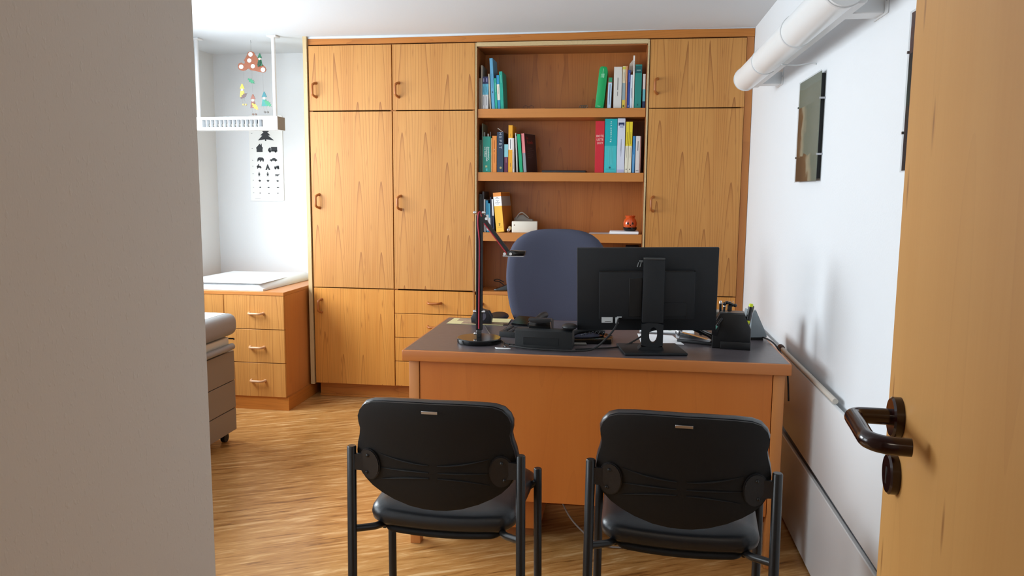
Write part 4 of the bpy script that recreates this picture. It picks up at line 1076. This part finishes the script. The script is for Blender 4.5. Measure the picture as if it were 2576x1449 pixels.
M().box(-.117, .117, -.098, .098, 0, .010, .003, 2, T=TR((0, -.045, 0), (0, 0, R(7)))).build('stand_base', mon_pl, t)

# display cable running from the monitor to the front of the desk
t = M().tube(smooth_path([(-.010, 2.915, .905), (-.022, 2.89, .875), (-.055, 2.872, .835), (-.10, 2.865, .797), (-.16, 2.858, .788), (-.25, 2.862, .787), (-.34, 2.875, .787), (-.40, 2.90, .788), (-.425, 2.915, .786)]), .0038, 8).build('display_cable', rubber); tag(t, 'black display cable hanging from the monitor back and curving along the desk edge', 'cable')
t = M().tube(smooth_path([(.20, 3.06, .85), (.17, 3.08, .845), (.115, 3.10, .83), (.06, 3.06, .800), (0, 2.985, .7855), (-.10, 2.93, .785), (-.17, 2.905, .7845)]), .0034, 8).build('power_cable', rubber); tag(t, 'black cable passing behind the monitor column towards the card reader', 'cable')

# desk lamp
t = thing('desk_lamp', 'black jointed desk lamp with red cable and round base', 'lamp', (-.560, 3.000, Z))
M().lathe([(0, 0), (.086, 0), (.088, .003), (.088, .017), (.085, .020), (.0, .0205)], 56).build('base', gloss_bk, t)
M().box(-.009, .009, -.008, .008, .0205, .05, .001).build('foot_block', gloss_bk, t)
M().tube([(-.016, 0, .034), (-.006, 0, .034)], .004, 10).ball((-.017, 0, .034), .005, .005, .005, 10).build('base_knob', chrome, t)
M().box(-.0125, -.0055, -.006, .006, .05, .505, .001).build('lower_arm', black_mt, t)
M().box(.0065, .0135, -.006, .006, .05, .505, .001).build('lower_arm', black_mt, t)
M().box(-.0055, .0065, -.002, .004, .05, .49).build('arm_web', black_mt, t)
M().tube(smooth_path([(0, -.007, .055), (.001, -.008, .2), (.002, -.008, .38), (.0, -.010, .43), (-.004, -.012, .475), (-.002, -.010, .512), (.004, .0, .518), (.010, -.008, .500)]), .0028, 8).build('cable', red, t)
M().tube([(-.024, 0, .125), (-.0245, 0, .48)], .0011, 6).build('tension_wire', mat('wire_red', '6a2c30', .4), t)
for z_ in (.123, .515):
    for s_ in (-1, 1):
        M().tube([(s_ * .011 , 0, z_), (s_ * .021, 0, z_)], .0065, 14).ball((s_ * .021, 0, z_), .004, .0065, .0065, 12).build('joint_screw', chrome, t)
M().prism([(.002, .500), (.012, .512), (.026, .502), (.034, .478), (.026, .470), (.008, .482)], -.007, .007).build('elbow', black_mt, t)
M().tube([(.029, -.006, .492), (.029, -.011, .492)], .0055, 12).build('joint_screw', chrome, t)
up_a, up_b = Vector((.024, 0, .482)), Vector((.118, 0, .362))
d = (up_b - up_a).normalized(); nrm = Vector((-d.z, 0, d.x))
def bar(a, c, w_, y0, y1):
    n_ = nrm * w_
    return M().prism([((a + n_).x, (a + n_).z), ((c + n_).x, (c + n_).z), ((c - n_).x, (c - n_).z), ((a - n_).x, (a - n_).z)], y0, y1)
bar(up_a, up_b, .0062, -.006, .006).build('upper_arm', black_mt, t)
M().tube([up_a + Vector((-.004, -.007, -.008)), up_b + Vector((-.008, -.007, -.004))], .0022, 8).build('cable', red, t)
hx = .118
M().box(hx - .022, hx + .060, -.016, .016, .345, .350, .001).build('head_plate', steel, t)
M().prism([(hx - .006, .351), (hx + .065, .352), (hx + .067, .368), (hx + .010, .370), (hx - .004, .366)], -.018, .018, bev=.002).build('lamp_head', gloss_bk, t)
for dx in (-.014, .010): M().tube([(hx + dx, -.017, .357), (hx + dx, -.024, .357)], .0058, 12).build('joint_screw', chrome, t)

# black card reader box near the front edge
t = thing('card_reader', 'black boxy card reader with a raised slot unit at the front of the desk', 'device', (-.405, 2.925, Z), (0, 0, R(-3)))
M().prism([(0, 0), (.080, 0), (.080, .030), (.060, .070), (.012, .073), (.0, .066)], 0, .222, plane='yz', bev=.002).build('body', mat('reader_black', '15181a', .5, bump=.3, bscale=1200), t)
M().prism([(.033, .012), (.170, .012), (.170, .040), (.033, .040)], -.0016, -.0002).build('front_flap', mat('reader_flap', '191c1e', .4), t)
M().box(.033, .170, -.0012, -.0001, .040, .0415).build('flap_slot', mon_dk, t)
M().prism([(.048, .070), (.135, .070), (.130, .104), (.052, .104)], .035, .066, bev=.002).build('slot_unit', gloss_bk, t)
M().prism([(.046, .100), (.060, .094), (.090, .091), (.120, .094), (.136, .100), (.134, .110), (.048, .110)], .030, .060, bev=.0015).build('slot_lip', black_pl, t)
M().box(.040, .19, .085, .20, .040, .042).build('white_tray', mat('tray_lilac', 'b9b6cc', .5), t) if 0 else None
t = thing('paper_holder', 'pale lilac paper lying behind the black card reader', 'paper', (-.37, 3.005, Z + .03))
M().box(0, .145, 0, .095, 0, .001).build('sheet', mat('lilac_sheet', 'b3b1c8', .6), t)
M().box(.005, .14, .005, .09, -.0295, -.0005, .002).build('paper_stack', mat('dark_tray', '1b1b1f', .5), t)
t = thing('computer_mouse', 'small round black mouse left of the monitor, behind the card reader', 'mouse', (-.205, 2.995, Z + .0315 + .04), (0, 0, 0))
t = bpy.data.objects[t.name]; t.location = (-.196, 2.935, DZ + .0745)
M().ball((0, .012, .010), .030, .040, .0125, 20).build('body', black_pl, t)

# desk telephones
t = thing('desk_phone', 'black desk telephone with keypad beside the lamp', 'telephone', (-.500, 3.13, Z), (0, 0, R(-14)))
M().prism([(0, 0), (.20, 0), (.20, .055), (.10, .030), (0, .022)], 0, .17, plane='yz', bev=.002).build('body', black_pl, t)
for r_ in range(4):
    for c2 in range(5):
        y_ = .012 + .022 * r_; x_ = .012 + .026 * c2; z_ = .0215 + y_ * .085
        M().box(x_, x_ + .018, y_, y_ + .013, z_, z_ + .004, .001).build('key', mat('key_black', '2a2627', .3) if (r_ == 0 and c2 == 0) else bpy.data.materials['key_black'], t)
M().prism([(.11, .034), (.195, .055), (.195, .060), (.11, .040)], .01, .10, plane='yz').build('display', gloss_bk, t)
M().tube(smooth_path([(.135, .01, .055), (.135, .05, .064), (.135, .14, .075), (.135, .19, .073)]), [.014] * 6 + [.012] * 6 + [.014] * 7, 10).build('handset', black_pl, t)
t = thing('headset_phone', 'black phone with coiled cord under the left corner of the monitor', 'telephone', (-.205, 3.03, Z), (0, 0, R(8)))
M().prism([(0, 0), (.17, 0), (.185, .06), (.17, .13), (.10, .16), (0, .15)], 0, .020, plane='xy', bev=.004).build('body', gloss_bk, t)
hs = M().tube(smooth_path([(.01, .03, .028), (.04, .05, .040), (.10, .07, .043), (.15, .08, .030)]), .011, 10).build('handset', black_pl, t)
co = [Vector((.05 + .0022 * k / 1.0, .02 + .0006 * k + .0045 * math.cos(k * .9), .028 + .0045 * math.sin(k * .9) + .012 * math.sin(k / 50 * PI))) for k in range(60)]
M().tube(co, .0014, 6).build('coiled_cord', black_mt, t)
M().box(-.03, .07, -.03, .0, .001, .006, .001).build('foot_plate', mat('foot_grey', '6a6660', .5), t)

# leaflets at the back left corner and puck shaped things
t = thing('leaflet', 'printed leaflet with cream and brown pictures at the back left of the desk', 'leaflet', (-.785, 3.40, Z), (0, 0, R(-1)))
lf = mat('leaflet_cream', 'd6c995', .5)
M().box(0, .26, 0, .15, 0, .0015).build('sheet', lf, t)
lb_ = mat('leaflet_brown', 'a08670', .5, noise=.5, nscale=60)
for x0, x1, y0, y1 in ((.065, .17, .005, .07), (.03, .2, .08, .145), (.18, .255, .02, .06)): M().box(x0, x1, y0, y1, .0015, .0018).build('printed_picture', lb_, t)
t = thing('leaflet', 'cream and dark brown card lying behind the lamp near the phone', 'leaflet', (-.62, 3.405, Z + .0022), (0, 0, R(2)))
M().box(0, .115, 0, .15, 0, .0022).build('sheet', mat('card_brown', '6a5340', .5), t)
M().box(.0, .115, .045, .15, .0022, .0026).build('printed_picture', mat('card_cream', 'd9cd98', .5, noise=.2, nscale=50), t)
M().box(.03, .09, .016, .022, .0022, .0026).build('printed_line', bcol('b9ab8c'), t)
t = thing('tape_dispenser', 'dark rounded tape dispenser standing directly behind the lamp arm', 'dispenser', (-.628, 3.43, Z + .0048))
M().prism([(-.045, 0), (.045, 0), (.050, .030), (.035, .055), (0, .064), (-.030, .055), (-.048, .025)], -.022, .022, bev=.006).build('body', mat('dispenser_dark', '1f1d22', .4), t)
M().lathe([(0, -.024), (.022, -.024), (.022, .024), (0, .024)], 24, T=TR((.002, 0, .034), (PI / 2, 0, 0))).build('tape_roll', mat('tape', '55505a', .3), t)
t = M().tube(smooth_path([(-.60, 3.36, .7845), (-.555, 3.20, .7845), (-.515, 3.10, .7845), (-.462, 3.0, .7845), (-.450, 2.93, .7845), (-.437, 2.905, .7845)]), .0028, 8).build('cord', mat('cord_grey', '2b2927', .4)); tag(t, 'thin dark cord curving past the lamp base over the desk top', 'cord')
t = M().tube(smooth_path([(-.437, 2.96, .7845), (-.43, 2.945, .786), (-.455, 2.975, .786), (-.42, 2.95, .786), (-.409, 2.949, .786)]), .0024, 8).build('cord', rubber); tag(t, 'short tangled black cord between lamp base and card reader', 'cord')
t = M().tube(smooth_path([(-.475, 2.885, .7832), (-.462, 2.872, .7832), (-.425, 2.872, .7832), (-.418, 2.878, .7832), (-.46, 2.882, .7832), (-.475, 2.885, .7832)]), .0020, 8).build('cable_tie', mat('white_tie', 'dcdcdc', .3)); tag(t, 'white looped cable end lying near the front desk edge by the lamp', 'cable')

# papers, stapler, pen organiser, grey box on the right
t = M().prism([(-.02, 0), (.15, -.025), (.115, .17), (-.03, .19)], 0, .0008, plane='xy').build('note_paper', paper); t.location = (.100, 3.115, Z); tag(t, 'white sheet of paper lying behind the monitor stand', 'paper')
t = thing('magazine', 'white leaflet with a small green pattern behind the monitor', 'magazine', (.08, 3.34, Z), (0, 0, R(-4)))
M().box(0, .23, 0, .18, 0, .006, .001).build('sheet', paper, t)
gl = mat('pattern_green', '8fb98a', .6)
for x_, y_ in ((.07, .03), (.09, .05), (.12, .04), (.15, .06)): M().prism([(x_, y_), (x_ + .014, y_ + .004), (x_ + .012, y_ + .018)], .006, .0064, plane='xy').build('pattern', gl, t)

t = thing('stapler', 'black and chrome stapler lying between monitor and pen holder', 'stapler', (.300, 3.135, Z), (0, 0, R(-24)))
M().box(-.075, .072, -.018, .018, 0, .012, .003, 2).build('base', black_pl, t)
M().prism([(-.070, .013), (.060, .013), (.062, .018), (-.030, .034), (-.072, .040)], -.011, .011).build('magazine_rail', chrome, t)
M().prism([(-.074, .052), (-.060, .062), (-.020, .055), (.050, .032), (.070, .020), (.070, .030), (.064, .042), (.010, .064), (-.050, .078), (-.070, .076), (-.078, .064)], -.0155, .0155, bev=.003).build('top_arm', gloss_bk, t)
M().prism([(-.080, .015), (-.066, .013), (-.062, .050), (-.074, .052), (-.084, .04)], -.015, .015, bev=.002).build('hinge_plate', chrome, t)

t = thing('pen_holder', 'black plastic desk organiser full of pens near the right desk edge', 'organizer', (.425, 3.06, Z), (0, 0, R(-6)))
bk = mat('organizer_black', '101113', .38)
# body: broad base, chamfered upper pockets left and right
M().prism([(-.072, 0), (.072, 0), (.072, .080), (.046, .138), (-.046, .138), (-.072, .085)], -.020, .062, bev=.006).build('body', bk, t)
M().prism([(-.040, .000), (.072, .000), (.072, .030), (-.040, .030)], -.030, -.0195, bev=.003).build('front_tray', bk, t)
M().box(-.044, .044, -.010, .052, .1382, .1405, .001).build('clip_tray', mat('tray_grey', '55585a', .3), t)
M().prism([(-.074, .052), (-.056, .048), (-.046, .080), (-.046, .118), (-.074, .086)], -.026, -.0185, bev=.003).build('side_pocket', bk, t)
def pen(x, y, z0, l, tx, ty, r_, m1, m2, lab, cat='pen', capl=.03):
    o = thing('pen', lab, cat, (0, 0, 0)); base = Vector((.425 + x, 3.06 + y, DZ + z0)); d_ = Vector((tx, ty, 1)).normalized()
    M().tube([base, base + d_ * (l - capl)], r_, 12).build('barrel', m1, o)
    M().tube([base + d_ * (l - capl), base + d_ * (l - .003), base + d_ * l], [r_ * 1.08, r_ * 1.0, r_ * .6], 12).build('cap', m2, o)
    return o
pb = mat('pen_black', '101012', .3); pw = mat('pen_clear', 'c9bfa0', .2, spec=.7); yl = mat('highlighter_yellow', 'd3e021', .4); dr = mat('pen_dark_red', '3d1014', .3)
pen(-.056, .030, .088, .083, -.10, .02, .0045, pb, chrome, 'leftmost black pen with silver tip in the organiser', capl=.012)
pen(-.040, .034, .120, .061, -.02, .02, .0050, pb, chrome, 'tallest of the three black pens left in the organiser', capl=.012)
pen(-.030, .020, .120, .052, .06, .0, .0045, pb, chrome, 'black pen with silver tip, third from the left', capl=.012)
pen(-.066, -.026, .079, .05, .62, 0, .0050, mat('pen_mint', '86c9b9', .4), pb, 'mint green ended pen slanting in the left pocket', capl=.036)
hl = thing('highlighter', 'thick yellow and black highlighter standing in the right pocket', 'highlighter', (0, 0, 0))
b0 = Vector((.478, 3.045, .864)); d_ = Vector((.16, .02, 1)).normalized()
M().tube([b0 - d_ * .002, b0 + d_ * .026, b0 + d_ * .030], [.006, .0088, .0088], 14).build('tip_cap', yl, hl)
M().tube([b0 + d_ * .030, b0 + d_ * .084], .0088, 14).build('barrel', pb, hl)
M().tube([b0 + d_ * .084, b0 + d_ * .093, b0 + d_ * .096], [.0082, .0082, .006], 14).build('end_plug', yl, hl)
pen(.064, .004, .086, .083, .17, 0, .0040, dr, pb, 'thin dark red pen right of the highlighter', capl=.02)
pen(.066, .030, .090, .076, .24, .0, .0045, pb, pw, 'black ballpoint with clear end at the far right of the organiser', capl=.025)
t = thing('binder_clip', 'black clip and paper clips lying on top of the organiser', 'clip', (.417, 3.078, DZ + .1425))
M().box(-.008, .008, -.006, .006, 0, .024, .002).build('stem', black_pl, t)
for a in range(5):
    M().ball((-.020 + .010 * a, .002 * (a % 2), .028 + .005 * math.sin(a * 1.3)), .008, .008, .007, 10).build('clip_head', gloss_bk, t)
for k_ in range(3): M().tube([Vector((-.015 + .013 * k_ + .004 * math.cos(a), -.001 + .002 * math.sin(a * 2), .036 + .004 * math.sin(a))) for a in [2 * PI * q / 12 for q in range(13)]], .0006, 5).build('paper_clip', chrome, t)

t = thing('card_terminal', 'light grey slanted plastic box at the right rear of the desk', 'device', (.492, 3.225, Z), (0, 0, R(14)))
gm2 = mat('terminal_grey', '8d979c', .45)
M().prism([(.035, .012), (.105, .012), (.105, .022), (.055, .124), (.042, .122), (.035, .09)], 0, .085, bev=.003).build('body', gm2, t)
M().prism([(.038, 0), (.095, 0), (.090, .0115), (.038, .0115)], .01, .075).build('foot', rubber, t)
M().prism([(.056, .127), (.043, .125), (.043, .1222), (.055, .1242)], .004, .081).build('top_edge', white_m, t)
t = thing('clock_radio', 'small beige grey device hidden behind monitor and pen holder', 'device', (.395, 3.29, Z), (0, 0, R(0)))
M().box(-.010, .03, 0, .06, 0, .108, .003, 2).build('body', mat('device_beige', '9a938c', .5), t)
M().box(-.005, .025, -.001, 0, .085, .104).build('window', mat('device_window', '77776a', .3), t)
for x_, z_ in ((-.025, .012), (-.045, .020)): pass
t = M().tube(smooth_path([(.545, 3.28, .784), (.575, 3.25, .792), (.600, 3.20, .788), (.618, 3.14, .77), (.630, 3.08, .735), (.635, 3.02, .69), (.635, 2.98, .60)]), .0035, 8).build('cable', rubber); tag(t, 'black cable running over the right desk edge beside the wall', 'cable')
t = thing('figurine', 'tiny dark and white trinket standing behind the stapler', 'figurine', (.335, 3.31, Z))
M().ball((0, 0, .012), .010, .008, .012, 12).build('body', black_pl, t); M().ball((-.006, 0, .027), .006, .005, .007, 10).build('head', mat('trinket_cream', 'cbbf9f', .5), t)
